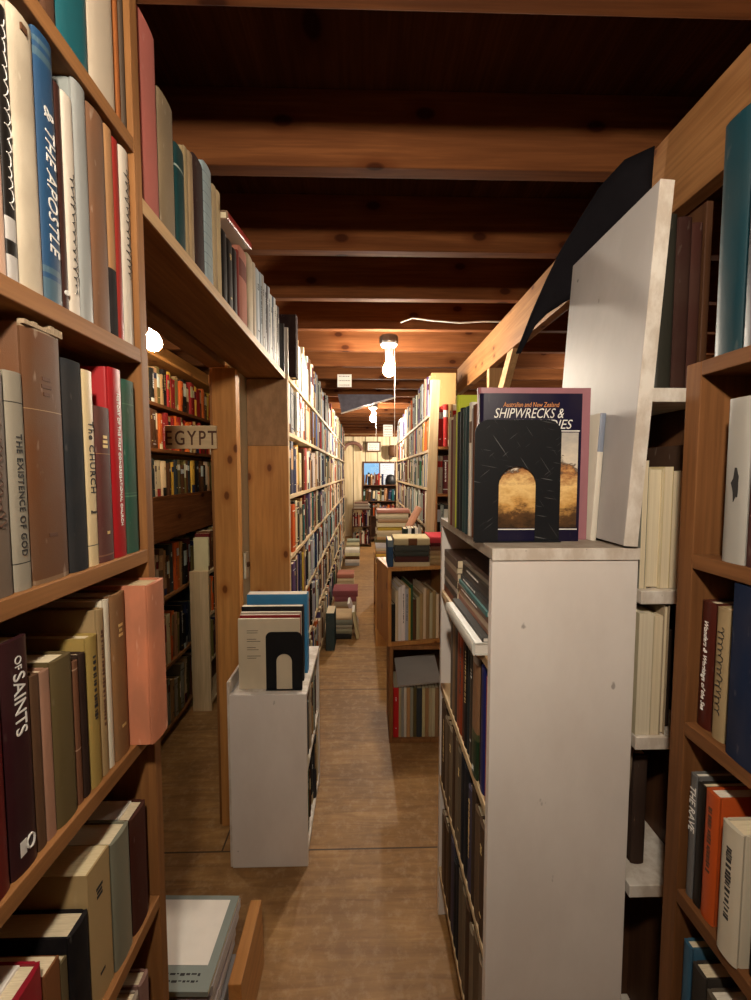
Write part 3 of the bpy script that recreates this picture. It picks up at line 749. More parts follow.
for i, (a, b) in enumerate(blues):
    c = [(0.50, 0.56, 0.60), (0.36, 0.42, 0.46), (0.42, 0.42, 0.40), (0.55, 0.58, 0.6), (0.06, 0.06, 0.07), (0.5, 0.55, 0.58), (0.62, 0.64, 0.62), (0.1, 0.14, 0.18), (0.6, 0.62, 0.6), (0.5, 0.5, 0.46), (0.03, 0.03, 0.03)][i]
    nm = 'pale blue-grey' if sum(c) > 1.1 else 'dark' if sum(c) < 0.5 else 'grey'
    D.append((a, b, 0.25+0.008*(i % 3), c, f'{nm} spine, {bn[i]} of the pale run above the far half of the doorway', dict(mat='jacket', style=1 if i % 2 else 0, tcol='black_ink' if sum(c) > 0.8 else 'silver')))
px_row(D, DZ, -0.368, group=GD)
# tilted book lying on the black spines
def yfor(px, X, z):
    lo, hi = 0.2, 12
    for _ in range(40):
        m = (lo+hi)/2
        if proj((X, m, z))[0] < px: lo = m
        else: hi = m
    return (lo+hi)/2
ya, yb = yfor(224.5, -0.368, DZ), yfor(247, -0.368, DZ)
add_book(lying((1, 0, 0), -0.352, (ya+yb)/2-0.005, DZ+0.232, 0.02, 0.24), 0.02, 0.235, 0.16, (0.40, 0.035, 0.02), 'red-edged book lying tilted on top of the black spines above the doorway', GD,
         mat='jacket', pri=1, board=(0.32, 0.22, 0.15))
tilt = math.atan2(0.04, 0.2)
POOL[-1]['M'] = Matrix.Translation((-0.352, ya-0.012, DZ+0.2105)) @ Matrix.Rotation(0.17, 4, 'X') @ Matrix.Translation((0.352, -(ya-0.012), -(DZ+0.2105))) @ lying((1, 0, 0), -0.352, ya-0.012+0.12, DZ+0.2105, 0.02, 0.235)

# ---- long bookcase along the left of the aisle
AX = -0.345
LSH = [(1.888, 0.31), (1.634, 0.236), (1.345, 0.27), (1.06, 0.265), (0.77, 0.27), (0.46, 0.29), (0.10, 0.33)]
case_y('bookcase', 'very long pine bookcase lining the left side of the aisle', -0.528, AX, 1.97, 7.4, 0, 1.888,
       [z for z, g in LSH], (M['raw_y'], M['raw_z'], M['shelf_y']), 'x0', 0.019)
pn = empty('end_board', (-0.44, 1.96, 0), 'knotty orange pine board closing the end of the long bookcase beside the doorway', 'board')
BOX('pine_panel', -0.527, AX-0.001, 1.953, 1.9695, 0, 1.568, M['pine_z'], pn)
BOX('upper_patch', -0.527, AX-0.001, 1.953, 1.9695, 1.5685, 1.8645, M['osb'], pn)
LEAD = {2: [('black', 0.088, 0.93), ('navy', 0.066, 0.97), ('navy', 0.077, 0.85), ('cream', 0.066, 0.9), ('yellow', 0.044, 0.95), ('cream', 0.077, 0.8)],
        3: [('orange', 0.088, 0.97), ('orange', 0.066, 0.9), ('black', 0.044, 0.95), ('cream', 0.044, 0.95), ('black', 0.066, 0.9), ('beige', 0.066, 0.9), ('tan', 0.066, 0.95)],
        1: [('silver', 0.066, 1.0), ('grey', 0.066, 0.95), ('beige', 0.044, 1.0), ('black', 0.066, 0.9), ('white', 0.066, 1.0), ('navy', 0.066, 0.97), ('grey', 0.066, 1.0)],
        4: [('cream', 0.066, 0.8), ('violet', 0.066, 0.9), ('black', 0.044, 0.9), ('cream', 0.044, 0.95), ('violet', 0.088, 0.9), ('navy', 0.066, 0.92)]}
rows = ['on the top', 'on the second', 'on the third', 'on the fourth', 'on the fifth', 'on the sixth', 'on the lowest']
# the top row continues from the doorway shelf
yb0 = yfor(281.2, -0.368, DZ)
y = yb0+0.001
add_book(upright((1, 0, 0), -0.36, y+0.035, DZ, 0, 0.012, 0.24), 0.012, 0.22, 0.16, (0.02, 0.02, 0.02), 'thin black book left of the protruding dark album, top left row', GD, pri=1, mat='jacket')
y += 0.045
add_book(upright((1, 0, 0), -0.35, y+0.03, DZ, 0, 0.02, 0.22), 0.02, 0.215, 0.16, (0.55, 0.5, 0.44), 'cream book just before the protruding dark album, top left row', GD, pri=1, mat='jacket')
y += 0.045
add_book(upright((1, 0, 0), -0.318, y+0.04, DZ, 0, 0.06, 0.27), 0.06, 0.285, 0.19, (0.035, 0.017, 0.02), 'big dark album protruding from the top row past the doorway', GD, pri=1)
y += 0.075
for k, (z, g) in enumerate(LSH):
    hidden = 1.0
    y0 = y if k == 0 else 1.992
    fill(y0, 7.37, z+0.0004, g, (1, 0, 0), AX-0.004, WARM if k else ['white']*5+['silver']*5+WARM, 0.152, rows[k][7:]+' shelf, long left bookcase', 'books on the %s shelf of the long left bookcase' % rows[k][7:],
         endname='the front', lead=LEAD.get(k, ()), tmin=0.026, tmax=0.075)

# ---- small white case at the doorway with upright magazines
wc = case_y('small_bookcase', 'low white painted bookcase standing at the far doorpost, left of the aisle', -0.487, -0.212, 1.50, 1.93, 0, 0.655, [0.06, 0.37, 0.655],
       (M['white_edge'], M['white'], M['greyboard']), 'x0', 0.02)
BOX('back_rail', -0.4965, -0.4875, 1.505, 1.93, 0.0, 0.70, M['white_edge'], wc)
for z, lab in ((0.37, 'middle'), (0.06, 'bottom')):
    fill(1.522, 1.905, z+0.0004, 0.27, (1, 0, 0), -0.216, DARK, 0.16, f'{lab} shelf, low white bookcase', 'books inside the low white bookcase', endname='its near end', leanp=0, vis=0.6)
def ymag(y, x0, w, h, t, col, label, lean=-0.03, mat='jacket', z=0.6552, extra=None, pages=(0.75, 0.7, 0.6), name='magazine', cat='magazine', group='magazines standing on the low white bookcase'):
    # cover faces the camera (-Y); spine towards +X ; local x -> thickness along Y
    n = Vector((1, 0, 0))
    Mx = upright(n, x0+w, y, z, lean, t, h)
    add_book(Mx, t, h, w, col, label, group, cat, name, soft=True, mat=mat, pri=1, extra=extra, pages=pages)
def print_lines(r, s, b):
    mb = MB(); rng = random.Random(9)
    for k in range(4):
        z = s['h']*(0.83-0.12*k)
        for q in range(2): mb.box(-s['t']/2-0.0005, -s['t']/2, s['d']*0.72-0.0-rng.uniform(0, .02), s['d']*0.86, z-q*0.008, z-q*0.008+0.0016)
    mb.build('print_lines', M['black_ink'], r, local=True)
ymag(1.548, -0.463, 0.225, 0.262, 0.010, (0.70, 0.62, 0.48), 'cream booklet with faint print behind the left bookend', 0, extra=print_lines)
ymag(1.563, -0.46, 0.222, 0.271, 0.010, (0.33, 0.02, 0.03), 'dark red folder behind the cream booklet', 0)
ymag(1.581, -0.462, 0.225, 0.276, 0.012, (0.62, 0.55, 0.45), 'pale magazine behind the dark red folder', 0)
ymag(1.611, -0.465, 0.232, 0.29, 0.022, (0.03, 0.03, 0.035), 'black binder behind the pale magazine', 0)
ymag(1.686, -0.462, 0.235, 0.318, 0.045, (0.10, 0.33, 0.55), 'large bright blue magazine at the back of the stack', 0)

# metal bookends --------------------------------------------------
def bookend(x, y, z, w, h, label, mat='black_metal'):
    root = empty('bookend', (x, y, z), label, 'bookend', None)
    poly = []; r = w*0.16
    def arc(cx, cy, r, a0, a1, n=8): return [(cx+r*math.cos(a0+(a1-a0)*i/n), cy+r*math.sin(a0+(a1-a0)*i/n)) for i in range(n+1)]
    outer = [(-w/2, 0)]+list(reversed(arc(-w/2+r, h-r, r, PI/2, PI)))+list(reversed(arc(w/2-r, h-r, r, 0, PI/2)))+[(w/2, 0)]
    iw = w*0.43; top = h*0.62; ri = iw/2
    inner = [(iw/2, 0.0)]+arc(0, top-ri, ri, 0, PI, 12)+[(-iw/2, 0.0)]
    poly = outer+inner
    mt = Matrix(((1, 0, 0, x), (0, 0, -1, y), (0, 1, 0, z), (0, 0, 0, 1)))
    MB().prism(poly, 0.0, 0.0022, mt).build('upright_plate', M[mat], root, 0.0006)
    # the base tongue with a turned lip towards the front
    b = MB().box(x-w/2, x+w/2, y-0.012, y-0.0022, z, z+0.0018)
    b.build('base_plate', M['black_metal'], root, 0.0005)
    return root
bookend(-0.2965, 1.5395, 0.6552, 0.132, 0.215, 'black metal bookend with arched cutout on the low white bookcase')

# ---- white case on the right of the aisle --------------------------------------
WX, WY0, WY1 = 0.238, 0.79, 1.335
wr = case_y('bookcase', 'white painted double-height bookcase at the right of the aisle, plain end panel forward', WX, 0.516, WY0, WY1, 0, 1.285,
       [0.17, 0.48, 0.785, 1.085], (M['raw_y'], M['white'], M['greyboard']), 'x1', 0.02)
BOX('top_board', WX-0.001, 0.5165, WY0-0.001, WY1+0.001, 1.2855, 1.308, M['greytop'], wr)
BOX('front_lip', WX-0.001, 0.5165, WY0-0.0035, WY0-0.0011, 1.2855, 1.308, M['white_edge'], wr, 0.0005)
GW = 'books in the open side of the white bookcase'
def rowR(y0, y1, z, items, X, label, group=GW):
    """items along -Y from far to near: (t,h,colour,label,opts), spines facing -X"""
    y = y0
    for t, h, col, lab, o in items:
        o = dict(o); d = o.pop('d', min(0.24, h*0.75)); dx = o.pop('dx', 0); lean = o.pop('lean', 0)
        if y+t > y1: break
        add_book(upright((-1, 0, 0), X+dx, y+t/2, z, lean, t-0.0006, h), t-0.0006, h, d, col, lab, group, pri=1, **o)
        y += t
    return y
# stacked magazines lying in the top compartment
z = 1.0854; rng = random.Random(5)
mg = [((0.62, 0.62, 0.58), 0.026, 'large white-spined book lying at the bottom of the magazine pile in the white bookcase', 0.30),
      ((0.05, 0.05, 0.05), 0.008, 'thin black magazine lying just above the white-spined book', 0.29), ((0.42, 0.22, 0.15), 0.012, 'terracotta magazine lying low in the white bookcase pile', 0.28),
      ((0.55, 0.42, 0.30), 0.016, 'tan magazine lying below the teal one in the pile', 0.28), ((0.20, 0.11, 0.07), 0.012, 'brown magazine lying under the teal one in the pile', 0.29), ((0.06, 0.22, 0.22), 0.010, 'teal magazine lying in the middle of the pile', 0.28),
      ((0.03, 0.03, 0.035), 0.014, 'black magazine lying above the teal one', 0.30), ((0.13, 0.12, 0.11), 0.010, 'charcoal magazine lying near the top of the pile', 0.27),
      ((0.06, 0.055, 0.05), 0.016, 'glossy black spined magazine lying near the pile top', 0.30), ((0.28, 0.24, 0.2), 0.008, 'grey magazine lying topmost in the white bookcase pile', 0.27),
      ((0.10, 0.06, 0.05), 0.010, 'dark brown magazine lying flat under the top board', 0.26)]
for i, (c, t, lab, w) in enumerate(mg):
    dx = [-0.028, -0.012, 0.004, 0.003, 0.0, 0.0, 0.004, 0.01, 0.008, 0.012, 0.015][i]
    yc = 0.963+rng.uniform(-0.006, 0.006); w = min(w, 0.27)
    add_book(lying((-1, 0, 0), WX+0.004+dx, yc, z, t, w, rng.uniform(-0.02, 0.02)), t, w, 0.215, c, lab, 'magazines lying in the white bookcase', 'magazine', 'magazine', soft=i > 0, mat='jacket', pri=1,
             tcol='white_ink', style=1 if i in (4, 6, 8) else None, pages=(0.7, 0.66, 0.6))
    z += t+0.0006
z = 1.0854
for i, (c, t, w) in enumerate([((0.3, 0.15, 0.1), 0.02, 0.2), ((0.1, 0.08, 0.07), 0.018, 0.19), ((0.45, 0.4, 0.35), 0.012, 0.2), ((0.12, 0.1, 0.08), 0.02, 0.19), ((0.22, 0.14, 0.1), 0.02, 0.2), ((0.4, 0.33, 0.25), 0.015, 0.19), ((0.15, 0.1, 0.08), 0.02, 0.2)]):
    add_book(lying((-1, 0, 0), WX+0.006, 1.218, z, t, w*0.9), t, w*0.9, 0.2, c, f'{"dark" if sum(c)<0.5 else "tan"} volume lying in the rear pile of the white bookcase, {ORD[i] if i else "lowest"} from its bottom', 'books lying in the rear pile of the white bookcase', mat='jacket', pri=1, soft=True)
    z += t+0.0006
Wn = 'in the white bookcase'
rowR(0.815, 1.31, 0.7854, [
 (0.022, 0.255, (0.45, 0.12, 0.05), 'rust-orange book nearest the white end panel, second compartment', dict(mat='cloth')),
 (0.030, 0.266, (0.02, 0.035, 0.20), 'royal blue book beside the rust-orange one '+Wn, dict(mat='jacket')),
 (0.012, 0.27, (0.025,)*3, 'thin black book behind the royal blue one '+Wn, {}),
 (0.045, 0.27, (0.36, 0.22, 0.13), 'illustrated brown and green jacket '+Wn, dict(mat='jacket', dx=-0.004, bands=[(0.0, 0.32, (0.03, 0.08, 0.04)), (0.32, 0.38, (0.12, 0.14, 0.07)), (0.94, 1.0, (0.5, 0.48, 0.44))], title=[('IR', 0.014, 0.06, True)], tcol='white_ink')),
 (0.040, 0.268, (0.05, 0.05, 0.045), 'thick charcoal book next to the illustrated jacket '+Wn, dict(mat='jacket', style=1, tcol='silver')),
 (0.022, 0.26, (0.04, 0.06, 0.07), 'slate book in the second compartment '+Wn, {}),
 (0.028, 0.265, (0.03, 0.028, 0.03), 'black book with small lettering, second compartment '+Wn, dict(style=1)),
 (0.022, 0.26, (0.14, 0.07, 0.05), 'brown book before the rust spines '+Wn, {}),
 (0.034, 0.27, (0.40, 0.10, 0.04), 'tall rust spine with black print, second compartment '+Wn, dict(style=1, tcol='black_ink')),
 (0.026, 0.26, (0.36, 0.13, 0.07), 'second rust spine farther back '+Wn, {}),
 (0.03, 0.25, (0.12, 0.10, 0.08), 'dull brown spine in the second compartment '+Wn, {}),
 (0.03, 0.26, (0.3, 0.2, 0.12), 'tan spine near the far end, second compartment '+Wn, {}),
 (0.028, 0.25, (0.2, 0.17, 0.14), 'grey-brown spine farthest in the second compartment '+Wn, {})], WX+0.006, 0)
pal3 = [(0.14, 0.09, 0.06), (0.20, 0.14, 0.09), (0.10, 0.07, 0.05), (0.12, 0.11, 0.16), (0.02, 0.03, 0.045), (0.025, 0.035, 0.05), (0.22, 0.18, 0.13), (0.25, 0.2, 0.14), (0.13, 0.08, 0.05), (0.3, 0.24, 0.17), (0.2, 0.15, 0.1), (0.28, 0.22, 0.16)]
def clab(c):
    s = sum(c)
    if c[2] > c[0]*1.1: return 'dark blue' if s < 0.2 else 'grey-violet'
    return 'dark brown' if s < 0.25 else 'brown' if s < 0.42 else 'tan' if s < 0.8 else 'pale'
rowR(0.815, 1.31, 0.4804, [(rng.uniform(0.028, 0.044), rng.uniform(0.24, 0.272), c, f'{clab(c)} book in the third compartment of the white bookcase, {ordinal(i)} from the end panel', dict(style=1 if i % 3 == 0 else None)) for i, c in enumerate(pal3*2)], WX+0.004, 0)
rowR(0.815, 1.31, 0.1704, [(rng.uniform(0.028, 0.048), rng.uniform(0.22, 0.27), c, f'{clab(c)} book in the lowest compartment of the white bookcase, {ordinal(i)} from the end panel', dict()) for i, c in enumerate(pal3[::-1]*2)], WX+0.004, 0)
# a white magazine slipped over the third shelf edge
add_book(lying((-1, 0, 0), WX-0.022, 0.945, 0.7665-0.0, 0.008, 0.27), 0.008, 0.27, 0.20, (0.55, 0.5, 0.44), 'pale magazine tucked on the books below the third shelf of the white bookcase', None, 'magazine', 'magazine', soft=True, mat='jacket', pri=1)
POOL.pop()

# on top of the white case: row of books, cover of the first one seen
TZ = 1.3082
def ship_extra(r, s, b):
    # local -x... front board faces the camera: board at x=+t/2 for spine facing -X
    t, h, d = s['t'], s['h'], s['d']; xs = t/2
    def face(u0, u1, v0, v1, th=0.0005, z0=0.0): return MB().add([(xs+z0, u0, v0), (xs+z0, u1, v0), (xs+z0, u1, v1), (xs+z0, u0, v1), (xs+z0+th, u0, v0), (xs+z0+th, u1, v0), (xs+z0+th, u1, v1), (xs+z0+th, u0, v1)],
                                                         [(0, 3, 2, 1), (4, 5, 6, 7), (0, 1, 5, 4), (1, 2, 6, 5), (2, 3, 7, 6), (3, 0, 4, 7)])
    mp = m_picture('seashore_painting', [(0.0, (0.03, 0.02, 0.012)), (0.16, (0.12, 0.06, 0.025)), (0.26, (0.62, 0.34, 0.10)), (0.42, (0.88, 0.62, 0.26)), (0.55, (0.45, 0.20, 0.07)), (0.60, (0.10, 0.07, 0.05)), (0.64, (0.70, 0.62, 0.50)), (1.0, (0.36, 0.35, 0.34))], 28, 'Z', 0.02, 0.24)
    face(0.004, d-0.006, 0.028, 0.222, 0.0004).build('cover_picture', mp, r, local=True)
    for v in (0.024, 0.224): face(0.004, d-0.004, v, v+0.0022, 0.0006).build('white_rule', M['white_ink'], r, local=True)
    def put(txt, u0, u1, v, hgt, mat, shear=0.25):
        vs, fs = text_mesh(txt, 1.0, 0.0, shear, 1.0)
        x0 = min(q[0] for q in vs); x1 = max(q[0] for q in vs); y0 = min(q[1] for q in vs); y1 = max(q[1] for q in vs)
        MB().add([(xs+0.0008, u0+(a-x0)/(x1-x0)*(u1-u0), v+((b2-y0)/(y1-y0)-0.5)*hgt) for a, b2, w in vs], fs).build('cover_title', M[mat], r, local=True)
    put('Australian and New Zealand', 0.044, 0.158, 0.2775, 0.0095, 'orange_ink', 0.2)
    put('SHIPWRECKS &', 0.026, 0.168, 0.2605, 0.0195, 'white_ink', 0.3)
    put('TRAGEDIES', 0.065, 0.186, 0.2385, 0.0185, 'white_ink', 0.3)
GT = 'books standing on top of the white bookcase'
rowR(0.868, 1.32, TZ, [
 (0.020, 0.300, (0.013, 0.010, 0.055), 'large navy book on shipwrecks with painted cover, behind the black bookend', dict(d=0.205, mat='jacket', extra=ship_extra, board=(0.013, 0.010, 0.055))),
 (0.014, 0.315, (0.40, 0.20, 0.22), 'taller mauve-edged book directly behind the navy cover', dict(d=0.232, mat='jacket', board=(0.42, 0.22, 0.25))),
 (0.016, 0.285, (0.20, 0.08, 0.04), 'reddish brown spine behind the navy cover book', dict(d=0.2)),
 (0.016, 0.285, (0.16, 0.07, 0.035), 'second reddish brown spine behind the navy cover book', dict(d=0.2)),
 (0.012, 0.28, (0.45, 0.42, 0.40), 'thin grey spine on the white bookcase top', dict(d=0.2)),
 (0.020, 0.295, (0.68, 0.64, 0.56), 'white spine with brown label on the white bookcase top', dict(d=0.2, mat='jacket', bands=[(0.7, 0.86, (0.2, 0.13, 0.09))])),
 (0.030, 0.29, (0.03, 0.075, 0.085), 'teal cloth spine on the white bookcase top', dict(d=0.2)),
 (0.026, 0.29, (0.04, 0.095, 0.09), 'second teal-green spine on the white bookcase top', dict(d=0.2)),
 (0.034, 0.295, (0.015, 0.03, 0.032), 'darkest green spine farther back on the white bookcase top', dict(d=0.2)),
 (0.03, 0.29, (0.03, 0.035, 0.04), 'black spine on the white bookcase top', dict(d=0.2)),
 (0.02, 0.335, (0.50, 0.55, 0.08), 'tall thin yellow-green framed book at the back of the case top', dict(d=0.2)),
 (0.03, 0.29, (0.3, 0.22, 0.14), 'tan spine near the far end of the case top', dict(d=0.2)),
 (0.03, 0.28, (0.2, 0.07, 0.05), 'dull red spine near the far end of the case top', dict(d=0.2)),
 (0.03, 0.29, (0.5, 0.42, 0.3), 'beige spine at the far end of the case top', dict(d=0.2)),
 ], 0.234, 0, GT)
bookend(0.3085, 0.8655, TZ, 0.176, 0.247, 'large scratched black metal bookend standing before the navy shipwreck book', 'scratched')
# scratches on the bookend
# white book leaning against the grey board
add_book(upright((1, 0, 0), 0.497, 0.93, TZ, 0.0, 0.02, 0.27), 0.02, 0.27, 0.03, P['white'], 'x', pri=1); POOL.pop()
add_book(upright((0, -1, 0), 0.4925, 0.905, TZ, 0.0, 0.020, 0.268), 0.020, 0.268, 0.19, (0.72, 0.68, 0.60), 'white spine with pale blue head, right of the navy shipwreck book', GT, mat='jacket', pri=1,
         bands=[(0.70, 1.0, (0.30, 0.34, 0.42))])
POOL[-1]['M'] = upright((0, -1, 0), 0.4735, 0.874, TZ, 0.05, 0.012, 0.262); POOL[-1]['t'] = 0.012; POOL[-1]['h'] = 0.262; POOL[-1]['d'] = 0.17

# grey plywood board standing on the white case
gb = MB().box(0.5095, 0.528, 0.781, 1.10, 1.0, 1.97)
gbr = empty('upright_board', (0.5145, 0.94, 1.308), 'tall grey painted plywood board standing on end above the white bookcase', 'board')
BOX('board', 0.480, 0.506, 0.781, 1.10, 1.3085, 1.962, M['greyboard'], gbr)
BOX('front_edge', 0.480, 0.506, 0.7795, 0.7808, 1.3085, 1.962, M['white_edge'], gbr, 0)
gbr.rotation_euler = (0, math.radians(3.6), 0)
gbr.location.z += 0.0028

# narrow white shelf unit behind it, right
nu = empty('shelf_unit', (0.62, 0.95, 0), 'narrow white-edged shelf unit behind the white bookcase, right side', 'bookcase')
NZ = [0.12, 0.62, 0.93, 1.222, 1.607]
for zz in NZ: BOX('shelf', 0.531, 0.668, 0.80, 1.0, zz-0.026, zz, M['white_edge'], nu)
BOX('side_panel', 0.5185, 0.530, 0.85, 0.999, 0, 1.30, M['dark_z'], nu)
BOX('side_panel', 0.669, 0.683, 0.86, 1.009, 0, 1.98, M['dark_z'], nu)
BOX('back_panel', 0.548, 0.668, 1.0005, 1.009, 0, 1.98, M['dark_z'], nu, 0)
GN = 'books in the narrow shelf unit at the right'
def rowF(x0, z, items, Y=0.83, group=GN):
    x = x0
    for t, h, col, lab, o in items:
        o = dict(o); d = o.pop('d', 0.13); lean = o.pop('lean', 0); dy = o.pop('dy', 0); back = o.pop('back', False)
        w = t*math.cos(lean)+h*math.sin(abs(lean))
        if back: Mx = upright((0, 1, 0), x+t/2, Y+dy+d, z, lean, t-0.0006, h)
        else:
            xx = x+t/2*math.cos(lean) if lean >= 0 else x+w-t/2*math.cos(lean)
            Mx = upright((0, -1, 0), xx, Y+dy, z, lean, t-0.0006, h)
        add_book(Mx, t-0.0006, h, d, col, lab, group, pri=1, **o)
        x += w
    return x
rowF(0.556, 1.6075, [(0.020, 0.33, (0.36, 0.28, 0.18), 'tan book behind the tall grey board, narrow shelf unit', {}), (0.036, 0.345, (0.055, 0.055, 0.045), 'large book in a shiny clear wrapper, top of the narrow unit', dict(mat='jacket')), (0.030, 0.34, (0.07, 0.03, 0.025), 'dark brown book right of the wrapped one, narrow unit', {}), (0.022, 0.33, (0.09, 0.035, 0.028), 'second dark brown book at the right of the narrow unit', {})], 0.86)
rowF(0.534, 1.2225, [(0.012, 0.25, (0.30, 0.30, 0.26), 'green-grey leaflet leaning in the narrow unit', dict(soft=True, back=True)), (0.030, 0.235, (0.70, 0.62, 0.45), 'cream paperback with fore-edge outwards, narrow unit middle shelf', dict(back=True, pages=(0.72, 0.63, 0.45))), (0.018, 0.238, (0.70, 0.60, 0.38), 'thin yellowed paperback beside the cream one, narrow unit', dict(back=True, soft=True)), (0.020, 0.23, (0.46, 0.38, 0.27), 'tan booklet in the narrow unit middle shelf', dict(back=True, soft=True)), (0.03, 0.28, (0.08, 0.045, 0.03), 'dark book at the right of the narrow unit middle shelf', {})], 0.815)
rowF(0.533, 0.9305, [(0.030, 0.245, (0.60, 0.54, 0.40), 'thick cream book with worn corner, narrow unit lower shelf', dict(back=True, soft=True, pages=(0.70, 0.63, 0.48))), (0.018, 0.24, (0.64, 0.56, 0.42), 'cream booklet beside the thick cream book, narrow unit', dict(back=True, soft=True)), (0.012, 0.26, (0.42, 0.35, 0.26), 'taller buff book at the front of the narrow unit lower shelf', dict(back=True)), (0.03, 0.2, (0.07, 0.05, 0.04), 'dark book deep in the narrow unit lower shelf', dict(dy=0.03))], 0.807)
rowF(0.534, 0.6205, [(0.012, 0.27, (0.30, 0.24, 0.18), 'thin tan folder standing low in the narrow unit', dict(soft=True, lean=0.06)), (0.03, 0.24, (0.08, 0.05, 0.04), 'dark brown book low in the narrow unit', {})], 0.85)

# black cloth hanging over the beam and the board
def drape():
    pts_t = [(0.672, 1.03, 2.2045), (0.655, 1.04, 2.203), (0.625, 1.07, 2.2), (0.59, 1.12, 2.165), (0.555, 1.15, 2.10), (0.515, 1.16, 2.03), (0.48, 1.16, 1.96), (0.44, 1.155, 1.87), (0.402, 1.15, 1.767)]
    pts_b = [(0.676, 1.09, 1.93), (0.665, 1.10, 1.93), (0.64, 1.12, 1.93), (0.61, 1.15, 1.925), (0.575, 1.17, 1.92), (0.53, 1.17, 1.90), (0.49, 1.16, 1.875), (0.45, 1.155, 1.835), (0.408, 1.15, 1.76)]
    mb = MB(); n = len(pts_t); m = 8; vs = []; fs = []
    for s in (0, 0.004):
        for j in range(m):
            f = j/(m-1)
            for i in range(n):
                a, b = pts_t[i], pts_b[i]
                w = 0.014*math.sin(i*1.7+f*4)*(0.3+0.7*f)
                vs.append((a[0]+(b[0]-a[0])*f, a[1]+w+s, a[2]+(b[2]-a[2])*f))
    K = n*m
    for j in range(m-1):
        for i in range(n-1):
            q = (j*n+i, j*n+i+1, (j+1)*n+i+1, (j+1)*n+i); fs.append(q); fs.append(tuple(K+k for k in reversed(q)))
    bd = [i for i in range(n)]+[j*n+n-1 for j in range(1, m)]+[(m-1)*n+i for i in range(n-2, -1, -1)]+[j*n for j in range(m-2, 0, -1)]
    for a, b in zip(bd, bd[1:]+bd[:1]): fs.append((a, K+a, K+b, b))
    mb.add(vs, fs); return mb.build('hanging_cloth', M['cloth_black'], smooth=True)
tag(drape(), 'black cloth hanging in a long point from the beam behind the grey board', 'cloth')

# ---- right foreground bookcase
RX = 0.5
case_y('bookcase', 'brown wooden bookcase in the right foreground cut by the frame', RX, RX+0.17, -0.5, 0.668, 0, 1.615,
       [0.22, 0.50, 0.782, 1.06, 1.325, 1.615], (M['umber_y'], M['umber_z'], M['dark_y']), 'x1', 0.030, thick=0.022)
GR = 'books on the right foreground bookcase'
def rx_row(items, z, X):
    for p0, p1, h, col, lab, o in items:
        o = dict(o); dx = o.pop('dx', 0); Xs = X+dx
        lo, hi = [], []
        def yat(p):
            lo, hi = 0.15, 3
            for _ in range(40):
                m = (lo+hi)/2
                q = proj((Xs, m, z))
                if q is None or q[0] > p: lo = m
                else: hi = m
            return (lo+hi)/2
        ya, yb = yat(p1), yat(p0); t = yb-ya-0.0008
        d = min(0.148, o.pop('d', 0.148))
        add_book(upright((-1, 0, 0), Xs, (ya+yb)/2, z+0.0003, 0, t, h), t, h, d, col, lab, GR, pri=1, **o)
def torn_patch(r, s, b):
    rng = random.Random(2); pts = []
    for i in range(12):
        a = 2*PI*i/12; q = rng.uniform(0.5, 1.2); pts.append((0.012*q*math.cos(a), 0.02*q*math.sin(a)))
    mt = Matrix(((1, 0, 0, 0), (0, 0, -1, -b+0.0012), (0, 1, 0, 0.03), (0, 0, 0, 1)))
    MB().prism(pts, 0, 0.0008, mt).build('torn_patch', M['white_edge'], r, local=True)
rx_row([(713.5, 741, 0.32, (0.012, 0.065, 0.085), 'tall glossy teal book, top shelf of the right foreground bookcase', dict(mat='jacket')),
        (742, 790, 0.30, (0.01, 0.02, 0.04), 'dark navy book with torn white patch, top right foreground shelf', dict(mat='jacket', extra=torn_patch))], 1.615, RX+0.010)
def tear2(r, s, b):
    rng = random.Random(3); pts = []
    for i in range(14):
        a = 2*PI*i/14; q = rng.uniform(0.6, 1.2); pts.append((0.006*q*math.cos(a), 0.022*q*math.sin(a)))
    mt = Matrix(((1, 0, 0, 0.002), (0, 0, -1, -b+0.0012), (0, 1, 0, 0.11), (0, 0, 0, 1)))
    MB().prism(pts, 0, 0.0008, mt).build('torn_patch', M['black_ink'], r, local=True)
rx_row([(721, 744, 0.225, (0.42, 0.41, 0.38), 'torn grey-white jacketed book, second shelf of the right foreground bookcase', dict(mat='jacket', extra=tear2, board=(0.5, 0.48, 0.44))),
        (745, 800, 0.24, (0.12, 0.05, 0.05), 'dark reddish book at the right frame edge beside the torn one', {})], 1.325, RX+0.006)
rx_row([(696.5, 710, 0.195, (0.11, 0.02, 0.012), 'maroon book with white script title, third right foreground shelf', dict(mat='jacket', dx=0.012, d=0.13, title=[('Wonders & Workings of the Sea', 0.0105, 0.5, False, 0.35, 1.0)], tcol='white_ink')),
        (711, 723.5, 0.195, (0.42, 0.33, 0.20), 'buff book with flowing dark script, third right foreground shelf', dict(dx=0.008, d=0.135, extra=lambda r, s, b: script(r, s, b, 'black_ink', 0.55, 0.2, 0.85))),
        (724.5, 800, 0.24, (0.012, 0.035, 0.09), 'big plain blue book, third right foreground shelf', dict(dx=-0.004))], 1.06, RX+0.006)
